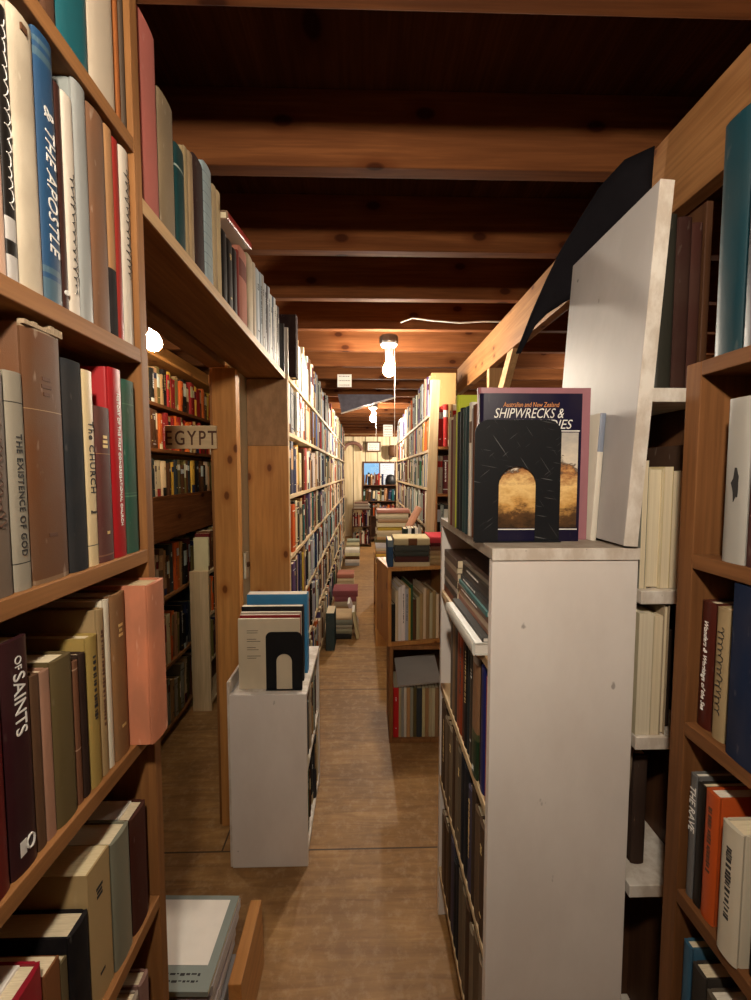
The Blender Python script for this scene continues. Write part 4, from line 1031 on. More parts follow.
rx_row([(685, 691.5, 0.20, (0.20, 0.20, 0.20), 'grey spine lettered THE RAVE, fourth right foreground shelf', dict(mat='jacket', title=[('THE RAVE', 0.0165, 0.72)], tcol='white_ink', pages=(0.75, 0.7, 0.6))),
        (692, 699, 0.195, (0.02, 0.017, 0.016), 'black spine beside the orange one, fourth right foreground shelf', dict(mat='jacket')),
        (700, 713, 0.198, (0.55, 0.13, 0.03), 'orange spine with pale pages, fourth right foreground shelf', dict(mat='jacket', style=1, tcol='brown_ink', pages=(0.75, 0.7, 0.6))),
        (716, 736, 0.188, (0.60, 0.55, 0.45), 'off-white spine with faint lettering, fourth right foreground shelf', dict(mat='jacket', dx=-0.012, style=1, tcol='black_ink')),
        (748, 800, 0.2, (0.02, 0.02, 0.022), 'black book at the frame edge, fourth right foreground shelf', {})], 0.782, RX+0.010)
rx_row([(678, 686, 0.205, (0.06, 0.17, 0.26), 'sky blue spine, fifth right foreground shelf', dict(mat='jacket')),
        (687, 700, 0.19, (0.06, 0.055, 0.05), 'charcoal spine beside the blue one, fifth right foreground shelf', {}),
        (701, 716, 0.18, (0.16, 0.14, 0.11), 'grey-brown book with pale page tops, fifth right foreground shelf', dict(pages=(0.75, 0.7, 0.6))),
        (717, 790, 0.18, (0.12, 0.10, 0.08), 'dusky book at the bottom right corner', {})], 0.50, RX+0.010)

# ---- right long bookcase beyond the crates
BX = 0.42
RSH = [(1.83, 0.28), (1.60, 0.21), (1.345, 0.235), (1.08, 0.245), (0.80, 0.26), (0.50, 0.28), (0.1, 0.35)]
case_y('bookcase', 'long wooden bookcase lining the right side of the aisle beyond the crates', BX, BX+0.19, 2.80, 5.75, 0, 1.83,
       [z for z, g in RSH], (M['raw_y'], M['raw_z'], M['shelf_y']), 'x1', 0.019)
for k, (z, g) in enumerate(RSH):
    fill(2.822, 5.72, z+0.0004, g, (-1, 0, 0), BX+0.004, WARM if k else ['silver']*4+['yellow']*2+['black']*3+WARM, 0.155, rows[k][7:]+' shelf, long right bookcase', 'books on the %s shelf of the long right bookcase' % rows[k][7:],
         endname='the front', lead=[('tan', 0.04, 0.97), ('yellow', 0.02, 0.9), ('beige', 0.03, 0.95), ('silver', 0.03, 0.9), ('violet', 0.04, 0.97), ('black', 0.05, 0.93)] if k == 0 else (), tmin=0.02, tmax=0.06)
# pale upright leaning board
lb = MB().box(-0.026, 0.026, -0.009, 0.009, 0, 0.96)
o = lb.build('loose_plank', M['raw_z']); o.location = (0.385, 2.555, 1.03); o.rotation_euler = (0, math.radians(1.8), 0)
tag(o, 'pale bare plank standing upright before the long right bookcase', 'plank')
# narrow case facing the viewer, right of the plank
nc = empty('bookcase', (0.56, 2.68, 0), 'narrow wooden bookcase facing forward between the plank and the beam post', 'bookcase')
for xx in (0.432, 0.655): BOX('side_panel', xx, xx+0.009, 2.60, 2.78, 0, 1.845, M['shelf_z'], nc)
for zz in (0.10, 0.42, 0.72, 1.02, 1.32, 1.605): BOX('shelf', 0.4415, 0.6545, 2.60, 2.77, zz-0.018, zz, M['shelf_x'], nc)
BOX('back_panel', 0.4415, 0.6545, 2.7705, 2.78, 0, 1.845, M['dark_z'], nc, 0)
for zz, q, ld in ((1.605, 'top', [('red', 0.03, 0.95), ('red', 0.028, 1.0), ('tan', 0.03, 1.0)]), (1.32, 'second', [('grey', 0.03, 0.9), ('maroon', 0.03, 0.9)]), (1.02, 'third', [('black', 0.02, 0.9), ('silver', 0.02, 0.9)])):
    fill(0.443, 0.653, zz+0.0004, 0.262, (0, -1, 0), 2.615, WARM, 0.14, f'{q} shelf, narrow forward-facing case by the plank', 'books in the narrow forward-facing bookcase', axis='x', endname='the plank', leanp=0, lead=ld)

# ---- two stacked crates with books
def crate(x0, y0, w, d, z0, h, yaw, label, mat):
    r = empty('wooden_crate', (x0, y0, z0), label, 'crate', None); r.rotation_euler = (0, 0, yaw)
    def B(n, *a): return MB().box(*a).build(n, M[mat], r, 0.0015, local=True)
    t = 0.02
    B('side_panel', 0, t, 0, d, 0, h); B('side_panel', w-t, w, 0, d, 0, h)
    B('bottom_board', t+0.0003, w-t-0.0003, 0, d-0.01, 0, t); B('top_board', t+0.0003, w-t-0.0003, 0, d-0.01, h-t, h)
    MB().box(t+0.0003, w-t-0.0003, d-0.0098, d, 0, h).build('back_panel', M['dark_x'], r, local=True)
    return r
def in_crate(r, x, y, z, n=(0, -1, 0)): return r.matrix_basis
cr1 = crate(0.128, 2.215, 0.34, 0.29, 0.0, 0.532, math.radians(0), 'lower wooden crate standing on the floor right of the aisle', 'shelf_z')
cr2 = crate(0.118, 2.205, 0.35, 0.29, 0.5335, 0.42, math.radians(10), 'upper wooden crate stacked askew with piles of books on top', 'pine_z')
def crate_row(r, x0, z, items, group, dy=0.03):
    Mr = Matrix.Translation(r.location) @ r.rotation_euler.to_matrix().to_4x4()
    x = x0
    for t, h, col, lab, o in items:
        o = dict(o); lean = o.pop('lean', 0); d = o.pop('d', min(0.2, h*0.72))
        w = t*math.cos(lean)+h*math.sin(abs(lean))
        add_book(Mr @ upright((0, -1, 0), x+t/2 if lean >= 0 else x+w-t/2, dy, z, lean, t-0.0006, h), t-0.0006, h, d, col, lab, group, pri=1, **o); x += w
cs = [('black', 0.022), ('cream', 0.016), ('white', 0.018), ('white', 0.02), ('silver', 0.018), ('yellow', 0.012), ('green', 0.012), ('brown', 0.02), ('beige', 0.018), ('tan', 0.02), ('cream', 0.016), ('tan', 0.02), ('beige', 0.016), ('tan', 0.02), ('cream', 0.018)]
crate_row(cr2, 0.023, 0.0205, [(t, [0.20, 0.27, 0.29, 0.30, 0.28, 0.28, 0.3, 0.22, 0.23, 0.25, 0.28, 0.27, 0.25, 0.26, 0.24][i], jit(P[c]), f'{NAMES.get(c,c)} book in the upper crate, {ordinal(i) if i else "first"} from its left side', dict(style=1 if i in (3, 4) else None, tcol='black_ink', mat='jacket')) for i, (c, t) in enumerate(cs)], 'books inside the upper crate', 0.015)
cs = [('red', 0.030), ('beige', 0.014), ('grey', 0.014), ('white', 0.014), ('tan', 0.02), ('grey', 0.016), ('olive', 0.018), ('slate', 0.03), ('beige', 0.016), ('tan', 0.02), ('beige', 0.018), ('cream', 0.016), ('tan', 0.02), ('olive', 0.02)]
crate_row(cr1, 0.022, 0.0205, [(t, 0.275 if i < 7 else 0.27, jit(P[c]) if i else (0.62, 0.03, 0.04), f'{NAMES.get(c,c)} book in the lower crate, {ordinal(i) if i else "first"} from its left side', dict(style=0 if i == 0 else None, tcol='white_ink', mat='jacket')) for i, (c, t) in enumerate(cs)], 'books inside the lower crate', 0.02)
# glossy magazine lying aslant on the books in the lower crate
mm = lying((0, -1, 0), 0.290, 2.222, 0.302, 0.012, 0.23)
add_book(Matrix.Translation((0.16, 2.222, 0.302)) @ Matrix.Rotation(-0.10, 4, 'Y') @ Matrix.Rotation(0.42, 4, 'X') @ Matrix.Translation((-0.16, -2.222, -0.302)) @ mm, 0.012, 0.23, 0.19, (0.50, 0.47, 0.44), 'glossy grey picture magazine lying aslant in the lower crate', None, 'magazine', 'magazine', soft=True, mat='jacket', pri=1, pages=(0.8, 0.76, 0.7))
# piles on the upper crate
ZT = 0.5335+0.42+0.0006
def pile(x, y, z, items, n=(0, -1, 0), group=None, rot=0.0, where='', pri=1):
    for i, it in enumerate(items):
        t, w, d, col, lab = it[:5]; o = dict(it[5]) if len(it) > 5 else {}
        jr = o.pop('rot', 0.0); dx = o.pop('dx', 0.0)
        add_book(lying(n, x+dx, y, z, t, w, rot+jr), t, w, d, col, lab, group, pri=pri, **o)
        z += t+0.0006
    return z
add_book(upright((-1, 0, 0), 0.088, 2.235, ZT, 0, 0.03, 0.17), 0.03, 0.155, 0.05, P['navy'], 'x'); POOL.pop()
add_book(upright((0, -1, 0), 0.128, 2.24, ZT, 0, 0.028, 0.16), 0.034, 0.135, 0.18, (0.05, 0.11, 0.20), 'dark blue book standing at the left end on the upper crate', 'books on top of the upper crate', pri=1, bands=[(0.75, 1, (0.25, 0.3, 0.32))])
POOL[-1]['M'] = upright((0, -1, 0), 0.133, 2.228, ZT, 0, 0.030, 0.14); POOL[-1]['t'] = 0.03; POOL[-1]['h'] = 0.14; POOL[-1]['d'] = 0.17
pile(0.246, 2.235, ZT, [(0.022, 0.19, 0.17, (0.66, 0.56, 0.38), 'cream book at the bottom of the centre pile on the upper crate', dict(soft=True)),
   (0.030, 0.18, 0.16, (0.12, 0.045, 0.04), 'brown-red book second in the centre pile on the upper crate'), (0.028, 0.18, 0.16, (0.08, 0.09, 0.08), 'dark green-grey book third in the centre crate pile'),
   (0.030, 0.182, 0.16, (0.10, 0.11, 0.10), 'charcoal book fourth in the centre crate pile', {}), (0.036, 0.188, 0.17, (0.60, 0.52, 0.34), 'cream book with brown band topmost in the centre crate pile', dict(bands=[(0.35, 0.6, (0.2, 0.1, 0.05))]))], group='books piled in the centre of the upper crate top')
pile(0.414, 2.275, ZT, [(0.026, 0.13, 0.19, (0.45, 0.32, 0.17), 'tan book lowest in the right crate pile'), (0.022, 0.13, 0.19, (0.50, 0.37, 0.2), 'ochre book second in the right crate pile'), (0.026, 0.13, 0.19, (0.40, 0.28, 0.16), 'light brown book third in the right crate pile'),
   (0.022, 0.13, 0.19, (0.22, 0.12, 0.08), 'dark brown book fourth in the right crate pile'), (0.018, 0.13, 0.19, (0.14, 0.03, 0.03), 'maroon book fifth in the right crate pile'), (0.032, 0.14, 0.2, (0.55, 0.08, 0.10), 'bright pink-red book topmost in the right crate pile')], group='books piled at the right of the upper crate')

# low table behind, carrying the big pile of large books
lt = case_y('low_bookcase', 'low wooden bookcase hidden behind the crates, carrying the tall book pile', 0.085, 0.415, 3.50, 4.15, 0, 0.70, [0.08, 0.38, 0.70], (M['pine_y'], M['pine_z'], M['dark_y']), 'x1', 0.02)
z = 0.7004; rg = random.Random(21)
bp = ['cream', 'beige', 'tan', 'cream', 'olive', 'tan', 'beige', 'cream', 'yellow', 'cream', 'tan', 'beige', 'cream', 'pink']
nm = ['lowest', 'second', 'third', 'fourth', 'fifth', 'sixth', 'seventh', 'eighth', 'ninth', 'tenth', 'eleventh', 'twelfth', 'thirteenth', 'topmost']
for i, c in enumerate(bp):
    t = rg.uniform(0.024, 0.036); w = rg.uniform(0.27, 0.31)-(0.03 if i in (5, 6) else 0)
    add_book(lying((0, -1, 0), 0.245+rg.uniform(-0.012, 0.012), 3.80+rg.uniform(-0.01, 0.01), z, t, w, rg.uniform(-0.05, 0.05)), t, w, 0.21, jit(P[c]), f'{c} book in the tall flat pile beyond the crates, {nm[i]} of fourteen', 'books in the tall flat pile beyond the crates', pri=1, soft=i % 3 == 0, mat='jacket')
    z += t+0.0006
z = 0.7004
for i in range(6):
    t = rg.uniform(0.02, 0.03)
    add_book(lying((0, -1, 0), 0.20, 3.525, z, t, 0.22, rg.uniform(-0.03, 0.03)), t, 0.22, 0.16, jit(P[['olive', 'cream', 'yellow', 'tan', 'cream', 'white'][i]]), f'{["olive","cream","yellow","tan","cream","white"][i]} book in the short pile before the tall pile, {nm[i] if i<5 else "topmost"} of six', 'books in the short pile before the tall pile', pri=1)
    z += t+0.0006
# slanted book leaning by the plank and small white books
add_book(upright((0, -1, 0), 0.30, 2.60, 1.15, 0.6, 0.03, 0.24), 0.03, 0.24, 0.15, (0.55, 0.30, 0.20), 'x'); POOL.pop()
case_y('shelf_box', 'small open pine box with white and black spines beyond the crates', 0.235, 0.405, 2.75, 3.1, 0, 0.98, [0.3, 0.66, 0.98], (M['pine_y'], M['pine_z'], M['dark_y']), 'x1', 0.018, cat='bookcase')
rowF(0.25, 0.9805, [(0.03, 0.10, (0.04, 0.06, 0.05), 'small dark green book standing on the pine box', {}), (0.022, 0.105, (0.75, 0.72, 0.66), 'small white book standing on the pine box', {}), (0.024, 0.105, (0.03, 0.03, 0.03), 'small black book standing on the pine box', {}), (0.02, 0.105, (0.7, 0.68, 0.62), 'second small white book standing on the pine box', {})], 2.78, 'small books on the pine box')
add_book(upright((0, -1, 0), 0.315, 2.9, 0.9805, 0.62, 0.03, 0.25), 0.03, 0.25, 0.14, (0.55, 0.32, 0.22), 'salmon book leaning steeply over the pine box by the plank', None, pri=1)
POOL[-1]['M'] = upright((0, -1, 0), 0.262, 2.93, 0.9805, 0.5, 0.03, 0.25)

# ---- far end: bookcases under the window
fe = empty('bookcase', (0.30, 9.0, 0), 'dark low bookcase in front of the far window', 'bookcase')
for zz in (0.08, 0.55, 0.86, 1.19): BOX('shelf', -0.04, 0.64, 8.85, 9.10, zz-0.02, zz, M['dark_x'], fe)
for xx in (-0.06, 0.64): BOX('side_panel', xx, xx+0.02, 8.85, 9.10, 0, 1.19, M['dark_z'], fe)
BOX('back_panel', -0.04, 0.64, 9.101, 9.11, 0, 1.18, M['dark_x'], fe, 0)
fill(-0.055, 0.40, 1.1905, 0.26, (0, -1, 0), 8.87, DARK+['red', 'tan', 'white'], 0.17, 'on top of the case before the far window', 'books on the bookcase before the far window', axis='x', endname='its left end', leanp=0.1, tmin=0.02, vis=3, hmin=0.2)
fill(-0.03, 0.63, 0.8605, 0.28, (0, -1, 0), 8.87, DARK+WARM, 0.17, 'middle shelf below the far window', 'books on the middle shelf below the far window', axis='x', endname='its left end', leanp=0.25, tmin=0.02, vis=2)
fill(-0.03, 0.63, 0.5505, 0.26, (0, -1, 0), 8.87, DARK+WARM, 0.17, 'lower shelf below the far window', 'books on the lower shelf below the far window', axis='x', endname='its left end', tmin=0.02, vis=0.1)
hat = MB(); hat.lathe([(0.10, 0), (0.115, 0.02), (0.112, 0.10), (0.08, 0.19), (0.02, 0.215)], (0.535, 8.97, 1.1905), 16)
tag(hat.build('black_vase', M['black_metal'], smooth=True), 'rounded black vase on the bookcase before the far window', 'vase')
f2 = empty('bookcase', (-0.08, 8.4, 0), 'small two-tier bookcase left of the far window at the aisle end', 'bookcase')
for zz in (0.06, 0.40, 0.74): BOX('shelf', -0.235, 0.10, 8.30, 8.52, zz-0.02, zz, M['dark_x'], f2)
for xx in (-0.255, 0.10): BOX('side_panel', xx, xx+0.02, 8.30, 8.52, 0, 0.74, M['dark_z'], f2)
for zz, q in ((0.0605, 'lower'), (0.4005, 'upper')):
    fill(-0.233, 0.098, zz, 0.3, (0, -1, 0), 8.32, ['pink', 'violet', 'white', 'maroon', 'red', 'grey', 'black'], 0.17, f'{q} tier, small far bookcase', f'books in the {q} tier of the small far bookcase', axis='x', endname='its left end', tmin=0.016, tmax=0.034, leanp=0.1, vis=3)
pile(-0.07, 8.33, 0.7405, [(0.035, 0.30, 0.2, (0.5, 0.46, 0.42), 'grey-white book lowest on the small far bookcase'), (0.03, 0.29, 0.2, (0.35, 0.3, 0.28), 'dull grey book second on the small far bookcase'), (0.03, 0.30, 0.2, (0.55, 0.5, 0.44), 'pale book third on the small far bookcase'), (0.03, 0.27, 0.2, (0.3, 0.2, 0.16), 'brown book topmost on the small far bookcase')], group='books lying on the small far bookcase')

# signs and hung things at the far end
def sign(name, x, y, z, w, h, label, mat='white_paper', frame=None, txt=None, thick=0.006, rows_=4, ink='black_ink'):
    r = empty(name, (x, y, z), label, 'sign')
    BOX('sheet', x-w/2, x+w/2, y, y+thick, z, z+h, M[mat], r, 0)
    if frame:
        mb = MB()
        for a in ((x-w/2-0.03, x-w/2, z-0.03, z+h+0.03), (x+w/2, x+w/2+0.03, z-0.03, z+h+0.03), (x-w/2, x+w/2, z+h, z+h+0.03), (x-w/2, x+w/2, z-0.03, z)): mb.box(a[0], a[1], y-0.006, y+thick, a[2], a[3])
        mb.build('frame', M[frame], r)
    rng = random.Random(int(x*100)+7); mb = MB()
    for k in range(rows_):
        xx = x-w*0.4; zz = z+h*(0.82-0.7*k/max(1, rows_-1))
        while xx < x+w*0.38:
            l = rng.uniform(0.03, 0.12)*w; mb.box(xx, min(xx+l, x+w*0.4), y-0.001, y, zz, zz+h*0.05); xx += l+w*0.04
    mb.build('ink_marks', M[ink], r)
    return r
sign('framed_notice', 0.19, 9.62, 1.93, 0.26, 0.17, 'small framed notice above the far window', frame='greytop' if False else 'dark_x')
sign('paper_notice', 0.32, 6.0, 1.945, 0.13, 0.16, 'cream paper notice hanging right of the second bulb')
BOX('notice_wire', 0, 0, 0, 0, 0, 0, M['string'], None, 0) if False else None
bpy.data.objects  # no-op
s3 = sign('paper_notice', -0.165, 3.553, 2.142, 0.115, 0.10, 'rounded white notice pinned to a joist left of the second bulb', rows_=3)
# the notice hangs on the joist's near face
# picture propped under the ceiling, with a pale lower edge
pc = empty('hanging_poster', (-0.05, 5.0, 2.0), 'dark poster board hanging diagonally under the joists before the second bulb', 'poster')
PY = 4.352
MB().add([(-0.27, PY, 2.225), (0.26, PY, 2.225), (0.30, PY, 2.205), (-0.235, PY, 2.045), (-0.27, PY+0.015, 2.225), (0.26, PY+0.015, 2.225), (0.30, PY+0.015, 2.205), (-0.235, PY+0.015, 2.045)],
         [(0, 3, 2, 1), (4, 5, 6, 7), (0, 1, 5, 4), (1, 2, 6, 5), (2, 3, 7, 6), (3, 0, 4, 7)]).build('board', plain('poster_print', (0.13, 0.12, 0.16), 0.6, var=0.45, nscale=14), pc)
MB().tube([(-0.24, PY+0.006, 2.036), (0.305, PY+0.006, 2.196)], 0.007, 6).build('pale_edge', M['white_edge'], pc)
tag(BOX('rafter_tie', -0.528, 0.68, 7.45, 7.49, 2.095, 2.112, M['pale_x']), 'thin pale batten spanning the aisle beyond the long bookcases', 'batten')
gl = MB(); gl.tube([(-0.27+0.20*math.cos(a), 9.60, 1.93+0.17*math.sin(a)) for a in [i*PI/10 for i in range(11)]], 0.04, 8)
tag(gl.build('hanging_wreath', plain('brown_wreath', (0.25, 0.12, 0.09), 0.8, nscale=50, var=0.5)), 'brown half wreath on the plank wall left of the framed notice', 'wreath')
bk = MB(); bk.lathe([(0.07, 0.0), (0.11, 0.06), (0.115, 0.20), (0.10, 0.26)], (0.62, 9.5, 1.78), 14)
tag(bk.build('hanging_basket', M['dark_z'], smooth=True), 'dark basket hanging right of the framed notice at the far wall', 'basket')
MB().tube([(0.62, 9.5, 2.04), (0.62, 9.5, JZ)], 0.003, 5).build('basket_cord', M['string'], bpy.data.objects['hanging_basket'])
# paper sheet in the right window pane
ps = empty('window_paper', (0.5, 9.69, 0.95), 'white scribbled paper taped inside the right window pane', 'paper')
BOX('sheet', 0.345, 0.655, 9.694, 9.696, 0.8, 1.645, M['translucent'], ps, 0)
sq = MB(); rg2 = random.Random(3)
for k in range(9):
    zz = 1.60-k*0.05; xx = 0.38+rg2.uniform(0, 0.03)
    pts = [(xx+i*0.012, 9.6925, zz+rg2.uniform(-0.012, 0.012)) for i in range(rg2.randint(8, 19))]
    sq.tube(pts, 0.0025, 4)
sq.build('scribbles', plain('blue_marker', (0.10, 0.16, 0.4), 0.6), ps)

# ---- books on the floor, left of the aisle
def floorbook(*a, **k): add_book(*a, pri=1, **k)
GF = 'books on the floor along the left bookcase'
add_book(upright((1, 0, 0), -0.24, 3.47, 0.0004, 0, 0.05, 0.31), 0.05, 0.31, 0.10, (0.07, 0.10, 0.10), 'dark grey-green book standing on the floor against the left bookcase', GF, pri=1)
POOL[-1]['M'] = upright((0, -1, 0), -0.285, 3.42, 0.0004, 0, 0.07, 0.30); POOL[-1]['t'] = 0.07; POOL[-1]['d'] = 0.21; POOL[-1]['board'] = (0.05, 0.08, 0.08)
zf = pile(-0.215, 3.66, 0.0004, [(0.05, 0.19, 0.24, (0.04, 0.04, 0.04), 'black book lowest in the first floor pile by the left bookcase'), (0.04, 0.2, 0.24, (0.35, 0.33, 0.24), 'grey-green book second in the first floor pile'), (0.035, 0.2, 0.24, (0.4, 0.36, 0.28), 'beige-grey book third in the first floor pile'), (0.045, 0.21, 0.24, (0.30, 0.30, 0.24), 'sage book fourth in the first floor pile'), (0.02, 0.20, 0.25, (0.6, 0.46, 0.3), 'buff folder topmost in the first floor pile')], group='books in the first floor pile')
for i, (x, y, c, lab, ln) in enumerate([(-0.066, 3.66, 'cream', 'cream magazine slumped against the first floor pile', -0.16), (-0.075, 3.93, 'white', 'white magazine leaning beside the first floor pile', -0.34)]):
    add_book(upright((0, -1, 0), x, y, 0.0004, ln, 0.022, 0.24), 0.022, 0.24, 0.2, jit(P[c]), lab, 'magazines slumped beside the floor piles', 'magazine', 'magazine', soft=True, mat='jacket', pri=1, pages=(0.8, 0.76, 0.68))
pile(-0.20, 4.25, 0.0004, [(0.05, 0.22, 0.24, P['brown'], 'brown book lowest in the second floor pile'), (0.05, 0.22, 0.24, P['tan'], 'tan book second in the second floor pile'), (0.05, 0.22, 0.24, P['beige'], 'beige book third in the second floor pile'), (0.05, 0.22, 0.24, (0.33, 0.13, 0.14), 'dusky red book fourth in the second floor pile'), (0.06, 0.25, 0.26, (0.33, 0.12, 0.13), 'large dusky rose book topmost in the second floor pile')], group='books in the second floor pile')
pile(-0.235, 5.1, 0.0004, [(0.03, 0.20, 0.24, (0.2, 0.06, 0.04), 'dark red book lowest in the third floor pile'), (0.05, 0.2, 0.24, P['tan'], 'tan book second in the third floor pile'), (0.045, 0.2, 0.24, P['beige'], 'beige book third in the third floor pile'), (0.05, 0.2, 0.24, P['cream'], 'cream book fourth in the third floor pile'), (0.05, 0.2, 0.24, (0.5, 0.24, 0.18), 'salmon book topmost in the third floor pile')], group='books in the third floor pile')
for k, yy in enumerate((6.6, 7.05, 7.5)):
    q = ['fourth', 'fifth', 'sixth'][k]
    pile(-0.20, yy, 0.0004, [(0.05, 0.22, 0.24, jit(P[c]), f'{c} book in the {q} floor pile, {["lowest","second","third","fourth","topmost"][i]} of five') for i, c in enumerate([['grey', 'white', 'brown', 'cream', 'white'], ['tan', 'cream', 'grey', 'white', 'beige'], ['white', 'grey', 'cream', 'brown', 'grey']][k])], group=f'books in the {q} floor pile', rot=0.05*k)

# ---- pile of magazines in the doorway, bottom left
z = 0.0005; rg = random.Random(8)
cols = [(0.45, 0.42, 0.40), (0.5, 0.47, 0.44), (0.36, 0.33, 0.33), (0.55, 0.5, 0.47), (0.42, 0.4, 0.4), (0.5, 0.46, 0.45), (0.3, 0.28, 0.28), (0.52, 0.48, 0.47), (0.38, 0.36, 0.37), (0.48, 0.42, 0.42), (0.46, 0.44, 0.44), (0.35, 0.30, 0.31), (0.45, 0.42, 0.42)]
for i, c in enumerate(cols):
    t = 0.023
    add_book(lying((0, -1, 0), -0.452+rg.uniform(-0.006, 0.006), 0.85+rg.uniform(-0.006, 0.006)+0.004*i, z, t, 0.21, rg.uniform(-0.04, 0.04)), t, 0.21, 0.20, c, f'grey magazine in the pile inside the doorway, {["lowest","second","third","fourth","fifth","sixth","seventh","eighth","ninth","tenth","eleventh","twelfth","thirteenth"][i]} from the floor', 'magazines piled on the floor in the doorway', 'magazine', 'magazine', soft=True, mat='jacket', pri=1, pages=(0.6, 0.57, 0.55))
    z += t+0.0005
def toppaper(r, s, b):
    xs = s['t']/2
    mb = MB().box(xs, xs+0.0006, 0.052, s['d']-0.012, 0.02, s['h']-0.02)
    mb.build('white_sheet', M['white_paper'], r, local=True)
    rng = random.Random(1); mb = MB()
    for k, y in enumerate((0.036, 0.022)):
        zz = 0.03
        while zz < s['h']-0.035:
            l = rng.uniform(0.004, 0.014); mb.box(xs, xs+0.0004, y-rng.uniform(0.002, 0.006), y, zz, zz+l); zz += l+0.003
    mb.build('cover_print', M['black_ink'], r, local=True)
add_book(lying((0, -1, 0), -0.452, 0.878, z, 0.012, 0.215, -0.03), 0.012, 0.215, 0.215, (0.30, 0.34, 0.32), 'pale green booklet with a blank white sheet on the doorway pile', None, 'magazine', 'magazine', soft=True, mat='jacket', pri=1, extra=toppaper)
plk = MB().add([(-0.332, 0.98, 0), (-0.30, 0.98, 0), (-0.30, 1.19, 0), (-0.332, 1.19, 0), (-0.337, 0.98, 0.20), (-0.305, 0.98, 0.20), (-0.305, 1.19, 0.20), (-0.337, 1.19, 0.20)],
     [(0, 3, 2, 1), (4, 5, 6, 7), (0, 1, 5, 4), (1, 2, 6, 5), (2, 3, 7, 6), (3, 0, 4, 7)])
tag(plk.build('wood_block', M['pine_y'], None, 0.002), 'plain wooden plank on edge right of the doorway magazine pile', 'plank')

# ---- left side room: paperback bookcase, EGYPT sign, lower shelves
EX = -1.05
EZ = [1.80, 1.57, 1.325]
eb = empty('bookcase', (EX-0.1, 2.5, 0), 'wall of paperback shelves seen through the doorway', 'bookcase')
for zz in EZ: BOX('shelf', EX-0.16, EX, 0.9, 3.4, zz-0.018, zz, M['joist_y'], eb)
BOX('shelf', EX-0.16, EX, 0.9, 3.4, 2.03, 2.048, M['pine_y'], eb)
BOX('fascia_board', EX-0.02, EX-0.001, 0.9, 3.4, 1.09, 1.3065, M['joist_y'], eb)
for zz in (0.78, 0.40, 0.06): BOX('shelf', EX-0.16, EX-0.02, 0.9, 3.4, zz-0.018, zz, M['shelf_y'], eb)
BOX('back_panel', EX-0.18, EX-0.161, 0.9, 3.4, 0, 2.2, M['pine_y'], eb, 0)
for yy in (0.88, 3.401): BOX('side_panel', EX-0.18, EX, yy, yy+0.019, 0, 2.2, M['pine_z'], eb)
for zz, q, pal in ((1.80, 'top', ['yellow', 'red', 'brown', 'tan', 'black', 'orange', 'olive']), (1.57, 'second', ['orange', 'tan', 'red', 'cream', 'brown']), (1.325, 'third', ['tan', 'olive', 'cream', 'brown', 'black', 'yellow', 'slate'])):
    fill(1.85, 3.39, zz+0.0004, 0.205, (1, 0, 0), EX-0.012, pal, 0.12, f'{q} paperback shelf, side room', f'paperbacks on the {q} shelf in the side room', endname='the viewer', tmin=0.02, tmax=0.05, hmin=0.16, hmax=0.195, leanp=0.06, vis=0.7)
for zz, q in ((0.78, 'upper'), (0.40, 'middle'), (0.06, 'bottom')):
    fill(1.85, 3.39, zz+0.0004, 0.30, (1, 0, 0), EX-0.03, DARK, 0.112, f'{q} dark shelf under the fascia board', f'books on the {q} dark shelf in the side room', endname='the viewer', tmin=0.02, tmax=0.05, hmin=0.2, leanp=0.35, vis=0.4)
sb = case_y('small_bookcase', 'narrow pale-sided bookcase low in the dark side room', -1.046, -0.935, 2.55, 3.15, 0, 0.86, [0.06, 0.32, 0.60, 0.86], (M['raw_y'], M['raw_z'], M['dark_y']), 'x0', 0.02)
for zz in (0.86, 0.60, 0.32):
    fill(2.575, 3.12, zz+0.0004, 0.235, (1, 0, 0), -0.940, DARK, 0.085, 'narrow pale-sided case, %s shelf' % {0.86: 'top', 0.60: 'middle', 0.32: 'low'}[zz], 'books on the narrow pale-sided bookcase', endname='the viewer', vis=0.3)
sg = empty('shelf_sign', (-0.66, 1.685, 1.55), 'pale wooden board hand-lettered EGYPT nailed to the doorpost', 'sign')
BOX('board', -0.765, -0.57, 1.678, 1.689, 1.54, 1.628, M['raw_x'], sg)
vs, fs = text_mesh('EGYPT', 0.068, 0.0006, 0.0, 1.25, 0.0006)
MB().add([(-0.6675+a*0.84, 1.6775-w, 1.578+b*1.15) for a, b, w in vs], fs).build('lettering', M['brown_ink'], sg)
sw = empty('light_switch', (-0.53, 1.885, 1.0), 'ivory light switch on the cream wall strip beside the doorpost', 'switch')
BOX('switch_plate', -0.5298, -0.518, 1.855, 1.915, 0.985, 1.10, M['plastic'], sw, 0.003)
BOX('toggle', -0.5178, -0.509, 1.875, 1.895, 1.035, 1.055, M['dark_z'], sw, 0.001)
bpy.context.view_layer.update()

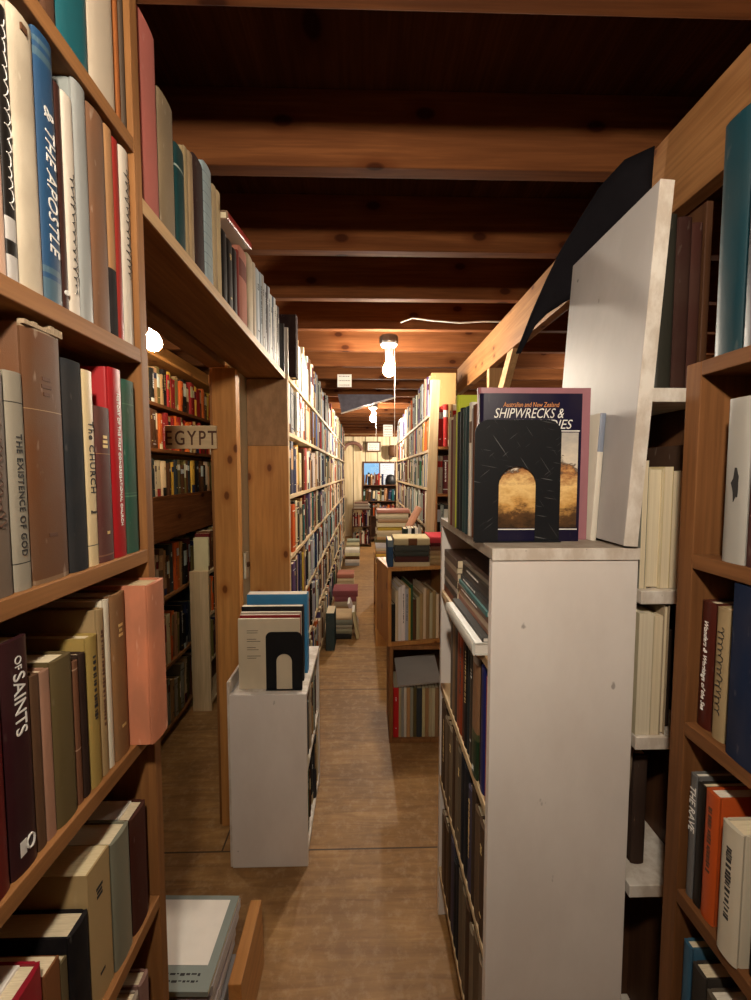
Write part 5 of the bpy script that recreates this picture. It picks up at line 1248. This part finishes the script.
# ------------------------------------------------------------------ realise the books: the 300 that show largest individually, the rest as one mass
from mathutils.bvhtree import BVHTree
def rank_pool(step=2):
    dg = bpy.context.evaluated_depsgraph_get(); vs = []; fs = []; own = []
    for o in list(C.objects):
        if o.type != 'MESH': continue
        mw = o.matrix_world; b = len(vs); me = o.data
        vs += [mw @ v.co for v in me.vertices]; fs += [tuple(b+i for i in p.vertices) for p in me.polygons]; own += [-1]*len(me.polygons)
    for k, s in enumerate(POOL):
        cv, pg, bul = book_geo(s['t'], s['h'], s['d'], s['col'], None, s['soft'], 0)
        for g in (cv, pg):
            b = len(vs); vs += [s['M'] @ Vector(v) for v in g.v]; fs += [tuple(b+i for i in f) for f in g.f]; own += [k]*len(g.f)
    t = BVHTree.FromPolygons(vs, fs); o = Vector((0, 0, EYE)); cnt = [0]*len(POOL)
    for y in range(0, 1000, step):
        for x in range(0, 751, step):
            d = (FW + RT*((x+0.5-CX)/F) - UP*((y+0.5-CY)/F)).normalized()
            h = t.ray_cast(o+d*0.03, d)
            if h[2] is not None and own[h[2]] >= 0: cnt[own[h[2]]] += 1
    for s, c in zip(POOL, cnt): s['score'] = c
rank_pool()
def score(s): return s['score']
mags = [s for s in POOL if s['cat'] == 'magazine']
books = sorted([s for s in POOL if s['cat'] == 'book'], key=score, reverse=True)
NPRI = sum(1 for s in books if s['score'] > 0)
LIM = 300
near, rest = books[:LIM], books[LIM:]
mags = [s for s in mags if s['score'] > 0]
print('long labels', [s['label'] for s in near+mags if len(s['label'].split())>16]); print('books', len(books), 'pri', NPRI, 'mags', len(mags), 'cut score', score(near[-1]))
for s in mags+near: realise(s, 2 if s['pri'] else 1)
big = MB()
for s in rest:
    cv, pg, bul = book_geo(s['t'], s['h'], s['d'], s['col'], s['bands'], s['soft'], 0, s['pages'], s['board'])
    big.add(cv.v, cv.f, cv.c, 0, s['M']); big.add(pg.v, pg.f, pg.c, 1, s['M'])
o = big.build('distant_books', [M['cloth'], M['paper']])
tag(o, 'mass of small distant books filling the far shelves of the long bookcases', 'books'); o['kind'] = 'stuff'

# ------------------------------------------------------------------ world and view
w = bpy.data.worlds.new('sky'); bpy.context.scene.world = w; w.use_nodes = True
bg = w.node_tree.nodes['Background']; bg.inputs[0].default_value = (0.42, 0.72, 1.0, 1); bg.inputs[1].default_value = 0.26
vs_ = bpy.context.scene.view_settings
vs_.view_transform = 'Standard'; vs_.look = 'None'; vs_.gamma = 1; vs_.use_curve_mapping = False; vs_.exposure = 2.0
